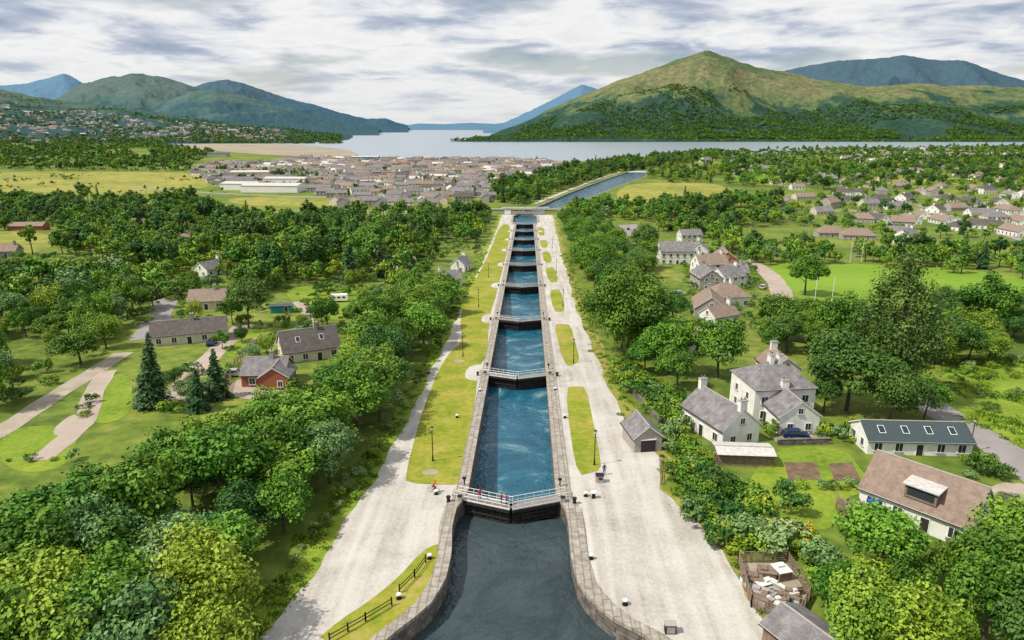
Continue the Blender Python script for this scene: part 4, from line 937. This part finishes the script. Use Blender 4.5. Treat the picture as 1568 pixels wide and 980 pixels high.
# ------------------------------------------------------------ people
def ramp_mat(name,shoe,leg,top,skin):
    m,nt,b=new_mat(name); tc=N(nt,'ShaderNodeTexCoord'); s=N(nt,'ShaderNodeSeparateXYZ'); nt.links.new(tc.outputs['Object'],s.inputs[0])
    d=N(nt,'ShaderNodeMath'); d.operation='DIVIDE'; d.inputs[1].default_value=2; nt.links.new(s.outputs[2],d.inputs[0])
    r=ramp(nt,[(0,shoe),(.05,leg),(.48,top),(.745,skin)],'CONSTANT'); nt.links.new(d.outputs[0],r.inputs[0]); nt.links.new(r.outputs[0],b.inputs['Base Color']); b.inputs['Roughness'].default_value=.85; return m
SKIN=plain('skin',(.45,.27,.19),.6,0,.05); HAIR=plain('hair',(.05,.03,.02),.8)
def skinned(name,verts,edges,rad,mat,parent,sub=2):
    me=bpy.data.meshes.new(name); me.from_pydata(verts,edges,[]); me.materials.append(mat); o=bpy.data.objects.new(name,me); ROOT.objects.link(o); o.parent=parent
    md=o.modifiers.new('skin','SKIN'); md.use_smooth_shade=True
    sv=me.skin_vertices[0].data
    for i,r in enumerate(rad): sv[i].radius=(r,r) if not isinstance(r,tuple) else r
    sv[0].use_root=True
    ss=o.modifiers.new('sub','SUBSURF'); ss.levels=sub; ss.render_levels=sub; return o
def person(loc,rz,top,leg,pose='stand',name='person'):
    e=empty(name,loc,rz); mt=ramp_mat('clothes',(.03,.03,.03),leg,top,(.45,.27,.19))
    if pose=='ride':
        pel=(0,.12,.98); leg_pts=[[( .10,.10,.92),(.12,-.28,.72),(.12,-.08,.32),(.12,-.22,.27)],[(-.10,.10,.92),(-.12,-.22,.86),(-.12,-.05,.48),(-.12,-.19,.42)]]
        chest=(0,-.12,1.32); neck=(0,-.22,1.50); hands=[(.24,-.52,1.08),(-.24,-.52,1.08)]; elb=[(.28,-.28,1.2),(-.28,-.28,1.2)]; shl=[(.19,-.15,1.40),(-.19,-.15,1.40)]; head=(0,-.27,1.68)
    else:
        pel=(0,0,.96); leg_pts=[[(.10,0,.90),(.11,-.03,.50),(.12,.02,.09),(.13,-.15,.04)],[(-.10,0,.90),(-.12,.02,.50),(-.13,.05,.09),(-.14,-.12,.04)]]
        chest=(0,.01,1.30); neck=(0,0,1.48); shl=[(.19,0,1.42),(-.19,0,1.42)]; elb=[(.27,.03,1.15),(-.27,.03,1.15)]; hands=[(.22,-.25,1.06),(-.22,-.25,1.06)]; head=(0,-.02,1.64)
    v=[pel,chest,neck,(head[0],head[1]+.03,head[2]-.09)]; ed=[(0,1),(1,2),(2,3)]; r=[(.15,.12),(.16,.12),.065,.055]
    for L in leg_pts:
        k=len(v); v+=L; ed+=[(0,k),(k,k+1),(k+1,k+2),(k+2,k+3)]; r+=[.10,.068,.05,.042]
    for s,eb,h in zip(shl,elb,hands):
        k=len(v); v+=[s,eb,h]; ed+=[(1,k),(k,k+1),(k+1,k+2)]; r+=[.07,.048,.034]
    skinned('body',v,ed,r,mt,e)
    for h in hands:
        hx,hy,hz=h
        skinned('hand',[(hx,hy,hz),(hx,hy-.08,hz-.01)],[(0,1)],[(.035,.018),(.04,.016)],SKIN,e,1)
        for q,(o,l) in enumerate(((-.03,.065),(-.01,.078),(.01,.072),(.03,.055))):
            skinned('finger',[(hx+o,hy-.08,hz-.01),(hx+o,hy-.08-l*.6,hz-.02),(hx+o*1.05,hy-.08-l,hz-.05)],[(0,1),(1,2)],[.010,.009,.008],SKIN,e,1)
        sg=-1 if hx>0 else 1; skinned('thumb',[(hx+sg*.03,hy-.03,hz),(hx+sg*.06,hy-.07,hz-.01),(hx+sg*.062,hy-.10,hz-.03)],[(0,1),(1,2)],[.012,.011,.009],SKIN,e,1)
    hm=bpy.data.meshes.new('head'); bm=bmesh.new(); bmesh.ops.create_uvsphere(bm,u_segments=16,v_segments=12,radius=1)
    for q in bm.verts:
        x,y,z=q.co; w=1-.22*max(0,-z)
        nose=.25*math.exp(-((x/.16)**2+((z+.05)/.2)**2)) if y<0 else 0
        brow=-.06*math.exp(-((abs(x)-.35)/.18)**2-((z-.12)/.12)**2) if y<0 else 0
        q.co=(x*.078*w,(y-nose-brow)*.098,z*.118)
    bm.to_mesh(hm); bm.free(); hm.materials.append(SKIN); o=bpy.data.objects.new('head',hm); ROOT.objects.link(o); o.parent=e; o.location=head
    mb=MB()
    for s in (-1,1): mb.box((head[0]+s*.08,head[1]+.01,head[2]),(.02,.04,.06),0); mb.box((head[0]+s*.028,head[1]-.092,head[2]+.012),(.02,.012,.01),1)
    mb.box((head[0],head[1]-.085,head[2]-.055),(.045,.02,.01),2); mb.obj('face_features',[SKIN,M['black'],M['redcar']],e)
    hm=bpy.data.meshes.new('hair'); bm=bmesh.new(); bmesh.ops.create_uvsphere(bm,u_segments=14,v_segments=10,radius=1)
    bmesh.ops.delete(bm,geom=[q for q in bm.verts if q.co.z<.25 and q.co.y<.15 or q.co.z<-.4],context='VERTS')
    for q in bm.verts: q.co=(q.co.x*.085,q.co.y*.106,q.co.z*.126)
    bm.to_mesh(hm); bm.free(); hm.materials.append(HAIR); o=bpy.data.objects.new('hair',hm); ROOT.objects.link(o); o.parent=e; o.location=(head[0],head[1]+.008,head[2]+.005)
    return e
x,y=G(925,727); person((x,y,gz(y)+.03),.3,(.02,.05,.25),(.02,.025,.05))
def on_gate(fx,top,rz):
    y=GY[0]-2.2*(1-abs(fx)/6.1); person((fx,y,.12),rz,top,(.04,.04,.07))
on_gate(-4.2,(.5,.03,.08),.4); on_gate(-1.3,(.55,.04,.05),1.2); on_gate(-.6,(.35,.03,.10),-1.2)
x,y=G(664,754); cz=gz(y)+.03; cyc=person((x,y,cz),math.radians(80),(.6,.02,.03),(.03,.03,.04),'ride','cyclist')
e=empty('bicycle',(x,y,cz),math.radians(80)); mb=MB()
def wheel(cy):
    n=24
    for k in range(n):
        a=2*math.pi*k/n; b=2*math.pi*(k+1)/n; mb.tube((0,cy+.34*math.cos(a),.35+.34*math.sin(a)),(0,cy+.34*math.cos(b),.35+.34*math.sin(b)),.02,.02,5,0,False)
        if k%3==0: mb.tube((0,cy,.35),(0,cy+.33*math.cos(a),.35+.33*math.sin(a)),.004,.004,3,1,False)
wheel(-.55); wheel(.5)
for a,b in [((0,.5,.35),(0,.05,.33)),((0,.05,.33),(0,.15,.85)),((0,.5,.35),(0,.13,.78)),((0,.05,.33),(0,-.40,.80)),((0,.14,.80),(0,-.38,.88)),((0,-.38,.92),(0,-.55,.35)),((0,.15,.85),(0,.16,.93)),((-.26,-.45,1.0),(.26,-.45,1.0)),((0,-.38,.9),(0,-.45,1.0)),((-.14,.05,.33),(.14,.05,.33))]: mb.tube(a,b,.018,.018,6,2)
mb.box((0,.17,.95),(.14,.26,.05),0); mb.obj('frame_and_wheels',[M['tyre'],M['silver'],M['black']],e)
# ------------------------------------------------------------ world
w=bpy.data.worlds.new('World'); scene.world=w; w.use_nodes=True; nt=w.node_tree; bg=nt.nodes['Background']
SUN_EL=math.radians(52); sd=Vector((-.75,-.30,0)).normalized()*math.cos(SUN_EL)+Vector((0,0,math.sin(SUN_EL)))
sky=N(nt,'ShaderNodeTexSky'); sky.sky_type='NISHITA'; sky.sun_disc=False; sky.sun_elevation=SUN_EL; sky.sun_rotation=math.atan2(sd.x,sd.y)
tc=N(nt,'ShaderNodeTexCoord'); s=N(nt,'ShaderNodeSeparateXYZ'); nt.links.new(tc.outputs['Generated'],s.inputs[0])
mxz=N(nt,'ShaderNodeMath'); mxz.operation='MAXIMUM'; mxz.inputs[1].default_value=0; nt.links.new(s.outputs[2],mxz.inputs[0])
ad=N(nt,'ShaderNodeMath'); ad.operation='ADD'; ad.inputs[1].default_value=.13; nt.links.new(mxz.outputs[0],ad.inputs[0])
dx=N(nt,'ShaderNodeMath'); dx.operation='DIVIDE'; nt.links.new(s.outputs[0],dx.inputs[0]); nt.links.new(ad.outputs[0],dx.inputs[1])
dy=N(nt,'ShaderNodeMath'); dy.operation='DIVIDE'; nt.links.new(s.outputs[1],dy.inputs[0]); nt.links.new(ad.outputs[0],dy.inputs[1])
cb=N(nt,'ShaderNodeCombineXYZ'); nt.links.new(dx.outputs[0],cb.inputs[0]); nt.links.new(dy.outputs[0],cb.inputs[1]); cb.inputs[2].default_value=4.2
n1=N(nt,'ShaderNodeTexNoise'); n1.inputs['Scale'].default_value=1.7; n1.inputs['Detail'].default_value=7; n1.inputs['Roughness'].default_value=.58; n1.inputs['Distortion'].default_value=.3; nt.links.new(cb.outputs[0],n1.inputs['Vector'])
cr=ramp(nt,[(0.32,(4.0,4.9,6.4)),(0.41,(5.9,6.6,7.9)),(0.48,(9.0,9.3,9.8)),(0.56,(10.9,10.9,10.8)),(0.70,(9.8,9.9,10.1))]); nt.links.new(n1.outputs['Fac'],cr.inputs['Fac'])
n2=N(nt,'ShaderNodeTexNoise'); n2.inputs['Scale'].default_value=.8; n2.inputs['Detail'].default_value=4; nt.links.new(cb.outputs[0],n2.inputs['Vector'])
cov=ramp(nt,[(0.35,(.3,.3,.3)),(0.43,(1,1,1))]); nt.links.new(n2.outputs['Fac'],cov.inputs['Fac'])
mx=N(nt,'ShaderNodeMix'); mx.data_type='RGBA'; nt.links.new(cov.outputs[0],mx.inputs[0]); nt.links.new(sky.outputs[0],mx.inputs[6]); nt.links.new(cr.outputs[0],mx.inputs[7])
hr=N(nt,'ShaderNodeMapRange'); hr.inputs[1].default_value=0.0; hr.inputs[2].default_value=.09; hr.inputs[3].default_value=.8; hr.inputs[4].default_value=0; nt.links.new(s.outputs[2],hr.inputs[0])
m2=N(nt,'ShaderNodeMix'); m2.data_type='RGBA'; nt.links.new(hr.outputs[0],m2.inputs[0]); nt.links.new(mx.outputs[2],m2.inputs[6]); m2.inputs[7].default_value=(9.3,9.4,9.4,1)
nt.links.new(m2.outputs[2],bg.inputs['Color']); bg.inputs['Strength'].default_value=.083
ld=bpy.data.lights.new('sun','SUN'); ld.energy=4.9; ld.angle=math.radians(1.2); ld.color=(1,.93,.81)
lo=bpy.data.objects.new('sun',ld); ROOT.objects.link(lo); lo.rotation_euler=(-sd).to_track_quat('-Z','Y').to_euler()
# ------------------------------------------------------------ camera
cd=bpy.data.cameras.new('camera'); cd.sensor_width=36; cd.lens=36*F/1568; cd.clip_end=60000; cd.clip_start=.5
co=bpy.data.objects.new('camera',cd); ROOT.objects.link(co); co.location=CAM; co.rotation_euler=(math.pi/2-PITCH,0,YAW); scene.camera=co
scene.view_settings.view_transform='Standard'; scene.view_settings.look='None'; scene.view_settings.exposure=0
